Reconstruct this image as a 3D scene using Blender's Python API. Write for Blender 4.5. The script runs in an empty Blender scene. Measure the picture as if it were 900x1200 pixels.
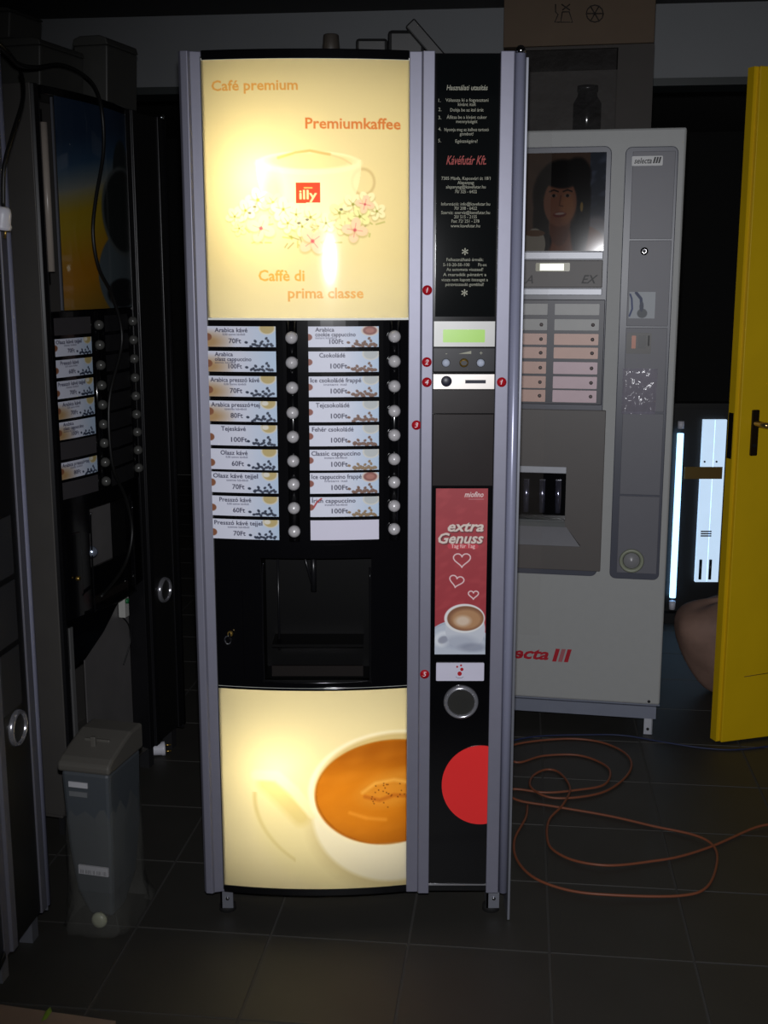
import bpy, bmesh, math, random
import numpy as np
from mathutils import Vector, Matrix
R = math.radians
random.seed(7)
# ------------------------------------------------------------------ camera, world, lights, exposure
CAMZ, PITCH, FPX = 1.41, R(11.3), 1400.0
sc = bpy.context.scene
COL = bpy.data.collections.new('scene'); sc.collection.children.link(COL)
cd = bpy.data.cameras.new('camera'); cam = bpy.data.objects.new('camera', cd); COL.objects.link(cam)
cam.location = (0, 0, CAMZ); cam.rotation_euler = (R(90) - PITCH, 0, 0)
cd.sensor_fit = 'VERTICAL'; cd.sensor_height = 36; cd.lens = FPX / 1200 * 36; cd.clip_start = 0.02
sc.camera = cam
w = bpy.data.worlds.new('world'); sc.world = w; w.use_nodes = True
w.node_tree.nodes['Background'].inputs[0].default_value = (0.75, 0.74, 0.72, 1)
w.node_tree.nodes['Background'].inputs[1].default_value = 0.03
def light(name, typ, loc, energy, color, **k):
    l = bpy.data.lights.new(name, typ); l.energy = energy; l.color = color
    for a, b in k.items(): setattr(l, a, b)
    o = bpy.data.objects.new(name, l); COL.objects.link(o); o.location = loc; return o
flash = light('camera_flash', 'SPOT', (0.0, 0.03, CAMZ + 0.055), 165, (0.96, 0.965, 1.0), shadow_soft_size=0.014, spot_size=R(80), spot_blend=1.0)
flash.rotation_euler = (R(90 - 14), 0, R(-10))
sc.view_settings.view_transform = 'Standard'; sc.view_settings.look = 'None'
sc.view_settings.exposure = 0.0; sc.view_settings.gamma = 1.0; sc.view_settings.use_curve_mapping = False

# ------------------------------------------------------------------ measuring helpers (photo frame -> metres)
def ray(px, py):
    d = Vector(((px - 450) / FPX, 1.0, -(py - 600) / FPX))
    c, s = math.cos(PITCH), math.sin(PITCH)
    return Vector((d.x, d.y * c + d.z * s, -d.y * s + d.z * c))
def W(px, py, Y):
    r = ray(px, py); return Vector((0, 0, CAMZ)) + r * (Y / r.y)
def G(px, py, z=0.0):
    r = ray(px, py); return Vector((0, 0, CAMZ)) + r * ((z - CAMZ) / r.z)
def onplane(px, py, p, n):
    r = ray(px, py); c = Vector((0, 0, CAMZ)); return c + r * ((Vector(p) - c).dot(n) / r.dot(n))
MY = 2.42
def Z(py): return W(450, py, MY).z
def LX(px, py=550): return W(px, py, MY).x + 0.3955          # local x on the front of the lit machine

# ------------------------------------------------------------------ materials
def s2l(c): return tuple(((v / 12.92) if v <= 0.04045 else ((v + 0.055) / 1.055) ** 2.4) for v in c)
MATS = {}
def mat(name, rgb=(.5, .5, .5), rough=.5, metal=0., var=.08, scale=18., bump=0., attr=False, coat=0., trans=0., emit=0., alpha=1., spec=.5):
    if name in MATS: return MATS[name]
    m = bpy.data.materials.new(name); m.use_nodes = True; nt = m.node_tree; N = nt.nodes; L = nt.links
    b = N['Principled BSDF']; out = N['Material Output']
    tc = N.new('ShaderNodeTexCoord'); nz = N.new('ShaderNodeTexNoise'); nz.inputs['Scale'].default_value = scale; nz.inputs['Detail'].default_value = 5
    L.new(tc.outputs['Object'], nz.inputs['Vector'])
    mx = N.new('ShaderNodeMix'); mx.data_type = 'RGBA'; mx.blend_type = 'MULTIPLY'; mx.inputs[0].default_value = 1
    rm = N.new('ShaderNodeMapRange'); rm.inputs[3].default_value = 1 - var; rm.inputs[4].default_value = 1 + var
    L.new(nz.outputs['Fac'], rm.inputs[0])
    cc = N.new('ShaderNodeCombineColor')
    for i in range(3): L.new(rm.outputs[0], cc.inputs[i])
    if attr:
        at = N.new('ShaderNodeAttribute'); at.attribute_name = 'Col'; L.new(at.outputs['Color'], mx.inputs[6])
    else: mx.inputs[6].default_value = (*s2l(rgb), 1)
    L.new(cc.outputs[0], mx.inputs[7])
    L.new(mx.outputs[2], b.inputs['Base Color'])
    b.inputs['Roughness'].default_value = rough; b.inputs['Metallic'].default_value = metal
    b.inputs['Coat Weight'].default_value = coat; b.inputs['Coat Roughness'].default_value = .04
    b.inputs['Specular IOR Level'].default_value = spec
    b.inputs['Alpha'].default_value = alpha
    if emit:
        L.new(mx.outputs[2], b.inputs['Emission Color']); b.inputs['Emission Strength'].default_value = emit
    if bump:
        bp = N.new('ShaderNodeBump'); bp.inputs['Strength'].default_value = bump; bp.inputs['Distance'].default_value = .004
        L.new(nz.outputs['Fac'], bp.inputs['Height']); L.new(bp.outputs[0], b.inputs['Normal'])
    if trans:
        tr = N.new('ShaderNodeBsdfTranslucent'); L.new(mx.outputs[2], tr.inputs[0])
        ms = N.new('ShaderNodeMixShader'); ms.inputs[0].default_value = trans
        L.new(b.outputs[0], ms.inputs[1]); L.new(tr.outputs[0], ms.inputs[2])
        gl = N.new('ShaderNodeBsdfGlossy'); gl.inputs['Roughness'].default_value = .07
        fr = N.new('ShaderNodeFresnel'); fr.inputs[0].default_value = 1.45
        m2 = N.new('ShaderNodeMixShader'); L.new(fr.outputs[0], m2.inputs[0]); L.new(ms.outputs[0], m2.inputs[1]); L.new(gl.outputs[0], m2.inputs[2])
        L.new(m2.outputs[0], out.inputs[0])
    MATS[name] = m; return m
def film(name, rgb, a, rough=.15, bump=.6):
    if name in MATS: return MATS[name]
    m = bpy.data.materials.new(name); m.use_nodes = True; nt = m.node_tree; N = nt.nodes; L = nt.links
    b = N['Principled BSDF']; b.inputs['Base Color'].default_value = (*s2l(rgb), 1); b.inputs['Roughness'].default_value = rough
    nz = N.new('ShaderNodeTexNoise'); nz.inputs['Scale'].default_value = 14; nz.inputs['Detail'].default_value = 6
    tc = N.new('ShaderNodeTexCoord'); L.new(tc.outputs['Object'], nz.inputs[0])
    bp = N.new('ShaderNodeBump'); bp.inputs['Strength'].default_value = bump; bp.inputs['Distance'].default_value = .01
    L.new(nz.outputs['Fac'], bp.inputs['Height']); L.new(bp.outputs[0], b.inputs['Normal'])
    t = N.new('ShaderNodeBsdfTransparent'); ms = N.new('ShaderNodeMixShader')
    rm = N.new('ShaderNodeMapRange'); rm.inputs[3].default_value = a * .6; rm.inputs[4].default_value = a * 1.4
    L.new(nz.outputs['Fac'], rm.inputs[0]); L.new(rm.outputs[0], ms.inputs[0])
    L.new(t.outputs[0], ms.inputs[1]); L.new(b.outputs[0], ms.inputs[2]); L.new(ms.outputs[0], N['Material Output'].inputs[0])
    MATS[name] = m; return m

DIMAL = mat('dimmed_aluminium', (.42, .42, .46), .5, .3, .05, 60)  # darker copy of the brushed aluminium: weaker flash at the left painted in
SILVER = mat('brushed_aluminium', (.50, .50, .56), .45, .35, .05, 60)
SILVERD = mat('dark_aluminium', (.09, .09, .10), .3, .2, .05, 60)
TUBEM = mat('satin_tube', (.58, .59, .68), .3, .2, .03, 60)
CHROME = mat('chrome', (.85, .85, .87), .12, 1., .02)
BLACK = mat('black_gloss', (.035, .035, .045), .12, 0, .05, 20, spec=.5)
BLACKM = mat('black_matt', (.05, .05, .055), .5, 0, .1, 20)
BLACKT = mat('black_panel', (.075, .075, .08), .3, 0, .1, 30)
BROWNB = mat('smoked_panel', (.15, .13, .13), .3, 0, .12, 30, spec=.2)
CAB = mat('cabinet_steel', (.16, .16, .17), .5, .2, .12, 12)
WHITEIN = mat('white_enamel', (.93, .93, .9), .5, 0, .02)
PLATE = mat('zinc_plate', (.55, .56, .60), .35, .6, .06, 40)
RUB = mat('rubber', (.05, .05, .05), .8)
WHITE = mat('white_plastic', (.86, .86, .9), .35)
PEARL = mat('pearl_plastic', (.75, .74, .75), .3, .15, .03)
RED = mat('red_sticker', (.68, .06, .12), .4, 0, .04)
REDD = mat('red_vinyl', (.93, .19, .19), .35, 0, .03)
GOLD = mat('brass', (.8, .66, .35), .3, .9)
CREAM = mat('cream_ink', (.62, .62, .55), .6)
REDINK = mat('red_ink', (.62, .2, .18), .6)
PRINT = mat('printed_card', attr=True, rough=.5, var=.02, coat=.1)
PRINTG = mat('printed_gloss', attr=True, rough=.3, var=.02, coat=.7)
BACKLIT = mat('backlit_print', attr=True, rough=.4, var=.01, trans=.85)

# ------------------------------------------------------------------ objects
def link(name, me, m=None, parent=None):
    o = bpy.data.objects.new(name, me); COL.objects.link(o)
    if m is not None and not me.materials: me.materials.append(m)
    if parent is not None: o.parent = parent
    return o
def empty(name, loc=(0, 0, 0), rz=0): 
    o = bpy.data.objects.new(name, None); COL.objects.link(o); o.location = loc; o.rotation_euler = (0, 0, rz); o.empty_display_size = .1; return o
def tag(o, label=None, cat=None, group=None, kind=None):
    if label: o['label'] = label
    if cat: o['category'] = cat
    if group: o['group'] = group
    if kind: o['kind'] = kind
    return o
class MB:
    def __init__(s): s.v = []; s.f = []; s.smooth = []
    def add(s, vs, fs, smooth=False):
        n = len(s.v); s.v += [tuple(v) for v in vs]
        for f in fs: s.f.append([i + n for i in f]); s.smooth.append(smooth)
        return s
    def box(s, x0, y0, z0, x1, y1, z1, M=None):
        if x0 > x1: x0, x1 = x1, x0
        if y0 > y1: y0, y1 = y1, y0
        if z0 > z1: z0, z1 = z1, z0
        v = [(x0,y0,z0),(x1,y0,z0),(x1,y1,z0),(x0,y1,z0),(x0,y0,z1),(x1,y0,z1),(x1,y1,z1),(x0,y1,z1)]
        if M: v = [M @ Vector(p) for p in v]
        return s.add(v, [(0,3,2,1),(4,5,6,7),(0,1,5,4),(1,2,6,5),(2,3,7,6),(3,0,4,7)])
    def prism_z(s, poly, z0, z1, smooth=False):            # poly in x,y (ccw) extruded along z
        n = len(poly)
        s.add([(x, y, z0) for x, y in poly] + [(x, y, z1) for x, y in poly],
              [list(range(n))[::-1], list(range(n, 2 * n))])
        m = len(s.v) - 2 * n
        for i in range(n):
            j = (i + 1) % n; s.f.append([m + i, m + j, m + n + j, m + n + i]); s.smooth.append(smooth)
        return s
    def prism_y(s, poly, y0, y1, smooth=False):            # poly in x,z, y0 = front (smaller)
        n = len(poly); a = sum(poly[i][0]*poly[(i+1)%n][1]-poly[(i+1)%n][0]*poly[i][1] for i in range(n))
        if a < 0: poly = poly[::-1]
        m = len(s.v)
        s.add([(x, y0, z) for x, z in poly] + [(x, y1, z) for x, z in poly], [list(range(n)), list(range(n, 2 * n))[::-1]])
        for i in range(n):
            j = (i + 1) % n; s.f.append([m + j, m + i, m + n + i, m + n + j]); s.smooth.append(smooth)
        return s
    def tube(s, path, r, n=8, cap=True):
        path = [Vector(p) for p in path]; m = len(s.v); up = Vector((0, 0, 1)); prev = None
        for i, p in enumerate(path):
            t = (path[min(i+1, len(path)-1)] - path[max(i-1, 0)]).normalized()
            if prev is None: a = t.orthogonal().normalized()
            else: a = (prev - t * prev.dot(t)); a = a.normalized() if a.length > 1e-6 else t.orthogonal().normalized()
            prev = a; b = t.cross(a); rr = r[i] if isinstance(r, (list, tuple)) else r
            for k in range(n):
                q = 2 * math.pi * k / n; s.v.append(tuple(p + a * (rr * math.cos(q)) + b * (rr * math.sin(q))))
        for i in range(len(path) - 1):
            for k in range(n):
                k2 = (k + 1) % n; s.f.append([m+i*n+k, m+i*n+k2, m+(i+1)*n+k2, m+(i+1)*n+k]); s.smooth.append(True)
        if cap:
            s.f.append([m + k for k in range(n)][::-1]); s.smooth.append(False)
            e = m + (len(path) - 1) * n; s.f.append([e + k for k in range(n)]); s.smooth.append(False)
        return s
    def lathe(s, prof, c=(0, 0, 0), axis='z', n=24):       # prof [(r,h)], h along axis
        m = len(s.v); c = Vector(c)
        for r, h in prof:
            for k in range(n):
                q = 2 * math.pi * k / n; a, b = r * math.cos(q), r * math.sin(q)
                s.v.append(tuple(c + (Vector((a, b, h)) if axis == 'z' else Vector((a, -h, b)) if axis == 'y' else Vector((h, a, b)))))
        for i in range(len(prof) - 1):
            for k in range(n):
                k2 = (k + 1) % n; s.f.append([m+i*n+k, m+i*n+k2, m+(i+1)*n+k2, m+(i+1)*n+k]); s.smooth.append(True)
        if prof[0][0] > 1e-5: s.f.append([m + k for k in range(n)][::-1]); s.smooth.append(False)
        if prof[-1][0] > 1e-5:
            e = m + (len(prof) - 1) * n; s.f.append([e + k for k in range(n)]); s.smooth.append(False)
        return s
    def mesh(s, name):
        me = bpy.data.meshes.new(name); me.from_pydata(s.v, [], s.f); me.update()
        me.polygons.foreach_set('use_smooth', s.smooth); return me
    def build(s, name, m, parent=None, bevel=0, seg=2):
        o = link(name, s.mesh(name), m, parent)
        if bevel:
            b = o.modifiers.new('bevel', 'BEVEL'); b.width = bevel; b.segments = seg; b.limit_method = 'ANGLE'; b.angle_limit = R(40)
        return o
def rrect(x0, z0, x1, z1, r, n=5):
    if x0 > x1: x0, x1 = x1, x0
    if z0 > z1: z0, z1 = z1, z0
    p = []
    for cx, cz, a0 in ((x1-r, z0+r, -90), (x1-r, z1-r, 0), (x0+r, z1-r, 90), (x0+r, z0+r, 180)):
        for k in range(n + 1):
            a = R(a0 + 90 * k / n); p.append((cx + r * math.cos(a), cz + r * math.sin(a)))
    return p
def smooth_path(pts, k=8):
    pts = [Vector(p) for p in pts]; out = []
    for i in range(len(pts) - 1):
        p0 = pts[max(i-1, 0)]; p1 = pts[i]; p2 = pts[i+1]; p3 = pts[min(i+2, len(pts)-1)]
        for j in range(k):
            t = j / k
            out.append(.5 * ((2*p1) + (p2-p0)*t + (2*p0-5*p1+4*p2-p3)*t*t + (-p0+3*p1-3*p2+p3)*t*t*t))
    return out + [pts[-1]]

# ------------------------------------------------------------------ lettering
TCACHE = {}
def text_tris(s, bold=0, italic=0):
    k = (s, bold, italic)
    if k in TCACHE: return TCACHE[k]
    cu = bpy.data.curves.new('t', 'FONT'); cu.body = s; cu.size = 1; cu.resolution_u = 2; cu.offset = bold; cu.shear = italic; cu.fill_mode = 'FRONT'
    o = bpy.data.objects.new('t', cu); COL.objects.link(o)
    dg = bpy.context.evaluated_depsgraph_get(); me = bpy.data.meshes.new_from_object(o.evaluated_get(dg))
    me.calc_loop_triangles()
    v = np.array([(p.co.x, p.co.y) for p in me.vertices]) if len(me.vertices) else np.zeros((0, 2))
    t = [tuple(a.vertices) for a in me.loop_triangles]
    bpy.data.objects.remove(o); bpy.data.curves.remove(cu); bpy.data.meshes.remove(me)
    TCACHE[k] = (v, t); return v, t
def lettering(parent, items, m, y=-.001, name='lettering'):
    """items: (string, x, z, size, align, bold, italic[, width])  in the parent's x,z plane"""
    mb = MB()
    for it in items:
        s, x, z, size, al, bold, ital = it[:7]; v, t = text_tris(s, bold, ital)
        if not len(v): continue
        w0, w1 = v[:, 0].min(), v[:, 0].max(); sx = size
        if len(it) > 7 and it[7]: sx = it[7] / (w1 - w0)
        off = {'l': w0, 'c': (w0 + w1) / 2, 'r': w1}[al]
        mb.add([(x + (p[0] - off) * sx, y, z + p[1] * size) for p in v], [list(a) for a in t])
    return mb.build(name, m, parent)

# ------------------------------------------------------------------ print painter (flat print only)
class Canvas:
    def __init__(s, x0, y0, x1, y1, sc_, base):
        s.x0, s.y0, s.x1, s.y1 = x0, y0, x1, y1
        s.nx = max(2, int((x1 - x0) * sc_) + 1); s.ny = max(2, int((y1 - y0) * sc_) + 1)
        s.X, s.Y = np.meshgrid(np.linspace(x0, x1, s.nx), np.linspace(y0, y1, s.ny))
        s.C = np.ones((s.ny, s.nx, 3)) * np.array(base)
    def blend(s, m, col): 
        m = np.clip(m, 0, 1)[..., None]; s.C = s.C * (1 - m) + np.array(col) * m
    def ell(s, cx, cy, rx, ry, col, ang=0, a=1, soft=.1, clip=None):
        c, q = math.cos(R(ang)), math.sin(R(ang)); u = (s.X-cx)*c + (s.Y-cy)*q; v = -(s.X-cx)*q + (s.Y-cy)*c
        d = np.sqrt((u/rx)**2 + (v/ry)**2); m = np.clip((1 - d) / soft + .5, 0, 1) * a
        if clip is not None: m = m * clip
        s.blend(m, col)
    def ring(s, cx, cy, rx, ry, wd, col, ang=0, a=1, clip=None):
        c, q = math.cos(R(ang)), math.sin(R(ang)); u = (s.X-cx)*c + (s.Y-cy)*q; v = -(s.X-cx)*q + (s.Y-cy)*c
        d = np.abs(np.sqrt((u/rx)**2 + (v/ry)**2) - 1) * min(rx, ry); m = np.clip(1.2 - d / wd, 0, 1) * a
        if clip is not None: m = m * clip
        s.blend(m, col)
    def stroke(s, pts, wd, col, a=1, soft=.7):
        best = np.full(s.X.shape, 1e9)
        for (ax, ay), (bx, by) in zip(pts[:-1], pts[1:]):
            dx, dy = bx-ax, by-ay; L2 = dx*dx+dy*dy or 1e-9
            t = np.clip(((s.X-ax)*dx + (s.Y-ay)*dy) / L2, 0, 1)
            best = np.minimum(best, np.hypot(s.X-ax-t*dx, s.Y-ay-t*dy))
        s.blend(np.clip((wd/2 - best) / soft + .5, 0, 1) * a, col)
    def text(s, st, x, y, hgt, col, width=None, bold=.012, ital=0, a=1, al='l'):
        v, t = text_tris(st, bold, ital)
        w0, w1 = v[:, 0].min(), v[:, 0].max(); sx = hgt if width is None else width / (w1 - w0)
        off = {'l': w0, 'c': (w0+w1)/2, 'r': w1}[al]
        P = np.stack([x + (v[:, 0]-off)*sx, y - v[:, 1]*hgt], 1)
        ss = 3; kx = (s.nx-1)*ss/(s.x1-s.x0); ky = (s.ny-1)*ss/(s.y1-s.y0)
        P = (P - np.array([s.x0, s.y0])) * np.array([kx, ky]) + 1
        M = np.zeros((s.ny*ss, s.nx*ss), bool)
        for tri in t:
            p = P[list(tri)]; xa = max(int(p[:, 0].min()), 0); xb = min(int(p[:, 0].max())+2, M.shape[1]); ya = max(int(p[:, 1].min()), 0); yb = min(int(p[:, 1].max())+2, M.shape[0])
            if xa >= xb or ya >= yb: continue
            gx, gy = np.meshgrid(np.arange(xa, xb), np.arange(ya, yb))
            e = [(p[(i+1)%3, 0]-p[i, 0])*(gy-p[i, 1]) - (p[(i+1)%3, 1]-p[i, 1])*(gx-p[i, 0]) for i in range(3)]
            M[ya:yb, xa:xb] |= ((e[0] >= 0) & (e[1] >= 0) & (e[2] >= 0)) | ((e[0] <= 0) & (e[1] <= 0) & (e[2] <= 0))
        s.blend(M.reshape(s.ny, ss, s.nx, ss).mean((1, 3)) * a, col)
    def build(s, name, f, m, parent):
        """f(u 0..1, py) -> local xyz"""
        u = np.broadcast_to(np.linspace(0, 1, s.nx), s.X.shape)
        V = np.stack(np.broadcast_arrays(*f(u, s.Y)), -1).reshape(-1, 3).astype(np.float32)
        me = bpy.data.meshes.new(name); i = np.arange(s.nx*s.ny).reshape(s.ny, s.nx)
        F = np.stack([i[:-1, :-1], i[1:, :-1], i[1:, 1:], i[:-1, 1:]], -1).reshape(-1, 4); nf = len(F)
        me.vertices.add(len(V)); me.vertices.foreach_set('co', V.ravel())
        me.loops.add(nf*4); me.loops.foreach_set('vertex_index', F.ravel().astype(np.int32))
        me.polygons.add(nf); me.polygons.foreach_set('loop_start', np.arange(0, nf*4, 4, dtype=np.int32))
        me.update(calc_edges=True); me.polygons.foreach_set('use_smooth', np.ones(nf, bool))
        c = np.clip(s.C, 0, 1); lin = np.where(c <= .04045, c/12.92, ((c+.055)/1.055)**2.4)
        at = me.color_attributes.new('Col', 'FLOAT_COLOR', 'POINT')
        at.data.foreach_set('color', np.concatenate([lin, np.ones(lin.shape[:2]+(1,))], -1).astype(np.float32).ravel())
        return link(name, me, m, parent)
def vnoise(X, Y, sc_, seed):
    r = np.random.RandomState(seed); out = 0
    for k in range(4):
        a, b, p = r.uniform(-1, 1), r.uniform(-1, 1), r.uniform(0, 6); out = out + np.sin((X*a + Y*b) / sc_ * (1 + .6*k) + p + np.sin(Y/sc_*.7 + p))
    return out / 4
def Zn(py):
    a = np.arctan((600 - py) / FPX) - PITCH; return CAMZ + MY * np.tan(a)

# ------------------------------------------------------------------ the vending machine family
XA, XB, BUL = .0435, .4445, .020
XC, HW = (XA + XB) / 2, (XB - XA) / 2
def FB(x): return -BUL * (1 - ((x - XC) / HW) ** 2)
def curved_slab(mb, x0, x1, z0, z1, off=0., th=.012, n=16):
    if z0 > z1: z0, z1 = z1, z0
    xs = [x0 + (x1-x0)*i/n for i in range(n+1)]
    poly = [(x, FB(x)+off) for x in xs] + [(x, FB(x)+off+th) for x in xs[::-1]]
    return mb.prism_z(poly, z0, z1)
ROWS_L = [(382,406),(411,435),(440,464),(469,493),(497,521),(525,549),(552,576),(580,603),(607,630)]
def bean(cv, x, y, r, a, col): cv.ell(x, y, r, r*.75, col, ang=a, soft=.35); cv.ell(x-r*.2, y-r*.2, r*.4, r*.2, tuple(min(1, c+.15) for c in col), ang=a, soft=.8, a=.6)
def card_art(i, side, scale, texts=True, dim=1.):
    """card drawn in an 80 x 25 frame"""
    base = (.86, .87, .93); cv = Canvas(0, 0, 80, 25, scale, base)
    cv.blend(np.clip((cv.X-38)/40, 0, 1)*.55, (.62, .76, .88))
    if side == 0:
        if i in (0, 1, 2, 3): cv.blend(np.clip(1-np.hypot((cv.X)/34, (cv.Y-19)/17), 0, 1)*1.3, (.72, .58, .40))
        cv.ell(0, 13 + (i % 3) * 2, 5, 4.5, (.55, .35, .24), soft=.2)
        if i != 1: cv.ell(70, 2, 9, 7.5, (.76, .68, .45), soft=.15); cv.ring(70, 2, 9, 7.5, 1, (.86, .84, .78))
        if i in (3, 4, 6, 8): cv.ell(66, 2.5, 4, 3, (.9, .88, .82), soft=.4)
        bc = (.13, .17, .26)
    else:
        bc = (.45, .32, .26) if i not in (5, 7) else (.55, .45, .33)
        cv.ell(0, 13, 4.5, 4, (.55, .3, .24), soft=.2)
        if i in (0, 6): cv.ell(70, 5, 9, 6, (.55, .33, .3), soft=.15); cv.ring(70, 5, 9, 6, 1, (.85, .8, .76)); cv.ell(70, 5, 5, 3, (.68, .45, .4), soft=.4)
        else: cv.ell(71, 3, 9, 7, (.74, .76, .76), soft=.2); cv.ring(71, 3, 9, 7, 1, (.85, .84, .8))
    if i != 8 or side == 0:
        rs = np.random.RandomState(i + 20 * side)
        for k in range(11):
            bean(cv, 51 + k*2.5 + rs.uniform(-.8, .8), 24 - 2.6*abs(math.sin(k*.9 + i)) + rs.uniform(-.8, .8), 2.0 if side == 0 else 2.5, rs.uniform(-60, 60), bc)
        bean(cv, 45.5, 19.5, 2, 10, bc); bean(cv, 56 + rs.uniform(-1, 1), 18, 2.1, 50, bc); bean(cv, 64, 18.5, 1.9, -30, bc); bean(cv, 71, 17.5, 2, 70, bc); bean(cv, 69, 14.5, 1.9, -50, bc)
    return cv
DR = [[('Arabica kávé', None, '70Ft'), ('Arabica', 'olasz cappuccino', '100Ft'), ('Arabica presszó kávé', None, '70Ft'), ('Arabica presszó+tej', None, '80Ft'),
       ('Tejeskávé', None, '100Ft'), ('Olasz kávé', None, '60Ft'), ('Olasz kávé tejjel', None, '70Ft'), ('Presszó kávé', None, '60Ft'), ('Presszó kávé tejjel', None, '70Ft')],
      [('Arabica', 'cookie cappuccino', '100Ft'), ('Csokoládé', None, '100Ft'), ('Ice csokoládé frappé', None, '100Ft'), ('Tejcsokoládé', None, '100Ft'), ('Fehér csokoládé', None, '100Ft'),
       ('Classic cappuccino', None, '100Ft'), ('Ice cappuccino frappé', None, '100Ft'), ('Írish cappuccino', None, '100Ft'), None]]
SUBT = [['0,05l szemes kávéból','szemes kávéból','0,05l szemes kávéból','szemes kávéból',None,'0,05l szemes kávéból','szemes kávéból','0,05l szemes kávéból','szemes kávéból'],
        ['instant kávéból',None,'instant ital',None,None,'instant kávéból','instant ital','instant kávéból',None]]
INK = (.16, .16, .26)
def drink_card(root, i, side, scale, px0, px1, y0, y1, m, blank=None, txt=True):
    if blank is not None: cv = Canvas(0, 0, 80, 25, .3, blank)
    else:
        cv = card_art(i, side, scale); d = DR[side][i]
        if txt and d:
            wd = lambda s: min(58, 3.05 * len(s) + 2)
            cx = 30 if side == 0 else 29
            if d[1]:
                cv.text(d[0], 8, 6.2, 7, INK, width=wd(d[0])*.92); cv.text(d[1], 8, 12, 7, INK, width=wd(d[1])*.85); cv.text(d[2], 24, 21, 8, INK, width=16)
                if SUBT[side][i]: cv.text(SUBT[side][i], 8, 15, 3.4, INK, width=24, a=.6)
            else:
                cv.text(d[0], max(2, cx-wd(d[0])/2-2), 7.2, 7.6, INK, width=wd(d[0])); cv.text(d[2], 25, 20.5, 8.4, INK, width=4.4*len(d[2])-3)
                if SUBT[side][i]: cv.text(SUBT[side][i], cx-12, 11, 3.6, INK, width=26, a=.65)
            if side == 1 and i == 7: cv.stroke([(4, 13), (8, 6), (13, 2)], 2, (.7, .2, .2))
    xa, xb = LX(px0), LX(px1)
    def f(u, Y):
        x = xa + (xb-xa)*u; return x, FB(x) - .005, Zn(y0 + (y1-y0)*Y/25.)
    return cv.build('drink_card', f, m, root)

def flower(cv, x, y, r, col, cen, rot=0, n=5, a=.95):
    for k in range(n):
        q = rot + 2*math.pi*k/n; px, py = x + math.cos(q)*r*.55, y + math.sin(q)*r*.5
        cv.ell(px, py+r*.12, r*.52, r*.42, (.70, .66, .44), ang=math.degrees(q), soft=.4, a=a*.55)
        cv.ell(px, py, r*.5, r*.38, col, ang=math.degrees(q), soft=.25, a=a)
        cv.stroke([(x, y), (x + math.cos(q)*r*.6, y + math.sin(q)*r*.55)], .8, cen, a=.5)
    cv.ell(x, y, r*.13, r*.13, cen, soft=.8, a=.8)
def top_art():
    cv = Canvas(0, 71, 242, 372, 1.5, (.92, .88, .74)); X, Y = cv.X, cv.Y
    cv.blend(np.clip((Y-300)/70, 0, 1)*.5, (.95, .94, .90))
    o = 236
    cup = (.99, .97, .88)
    cv.ring(430-o-6, 214, 13, 15, 2.2, (.78, .70, .52), a=.6)
    for s_ in range(1):
        b = ((np.abs(X-(360-o)) < 62*np.sqrt(np.clip(1-((Y-190)/85)**2, 0, 1))) & (Y > 188)); cv.blend(b*.75, cup)
    cv.ell(360-o, 192, 62, 14, cup, soft=.1, a=.9); cv.ell(362-o, 190, 50, 9, (.93, .87, .70), soft=.3, a=.9)
    cv.stroke([(325-o, 186), (345-o, 180), (362-o, 178), (385-o, 182)], 3.2, (.80, .68, .40), a=.75, soft=2)
    cv.stroke([(385-o, 182), (400-o, 187), (410-o, 193)], 1.6, (.85, .77, .6), a=.6, soft=2)
    cv.ell(318-o, 225, 10, 22, (.85, .77, .5), a=.35, soft=.9)
    # emblem
    em = (X > 345-o) & (X < 374-o) & (Y > 215+(X-345+o)*.0) & (Y < 239-(X-345+o)*.04); cv.blend(em*1., (.86, .26, .15))
    cv.text('illy', 349-o, 234, 15, (1, .93, .75), width=21, bold=.02); cv.stroke([(355-o, 221), (364-o, 221)], 1.4, (1, .8, .5))
    rs = np.random.RandomState(4)
    for k in range(60):
        x = 270 + rs.rand()*175; y = 262 + 18*math.sin((x-270)/175*math.pi) + rs.uniform(-16, 12); q = rs.uniform(0, 6); L = rs.uniform(5, 13)
        cv.stroke([(x-o, y), (x-o+math.cos(q)*L, y+math.sin(q)*L*.6)], 1.6, (.62, .66, .30) if rs.rand() < .7 else (.45, .48, .28), a=.55, soft=1.5)
    wc = (.97, .96, .88)
    for x, y, r in [(300,235,15),(285,247,13),(318,238,13),(330,246,15),(345,252,12),(362,255,13),(352,266,12),(380,262,12),(396,250,13),(412,240,13),(428,236,12),(440,248,11),(272,254,11),(420,254,13),(335,262,12),(277,268,9),(402,266,11)]:
        flower(cv, x-o, y, r, wc if rs.rand() < .75 else (.93, .95, .78), (.55, .58, .25), rs.uniform(0, 6))
    for x, y, r in [(303,268,17),(364,283,17),(414,270,15),(426,240,11)]:
        flower(cv, x-o, y, r, (.96, .84, .80), (.80, .30, .40), rs.uniform(0, 6), n=4)
    for x, y in [(296,243),(348,262),(358,258),(398,246),(290,250)]: cv.ell(x-o, y, 2.2, 1.4, (.25, .25, .22), soft=.4, a=.7)
    cv.text('Café premium', 248-o, 107, 17, (.90, .68, .38), width=101, bold=.02)
    cv.text('Premiumkaffee', 357-o, 152, 18, (.86, .52, .28), width=111, bold=.02)
    cv.text('Caffè di', 299-o+0, 329, 18, (.90, .70, .36), width=55, bold=.02)
    cv.text('prima classe', 334-o, 349, 17, (.90, .70, .44), width=90, bold=.02)
    return cv
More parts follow.
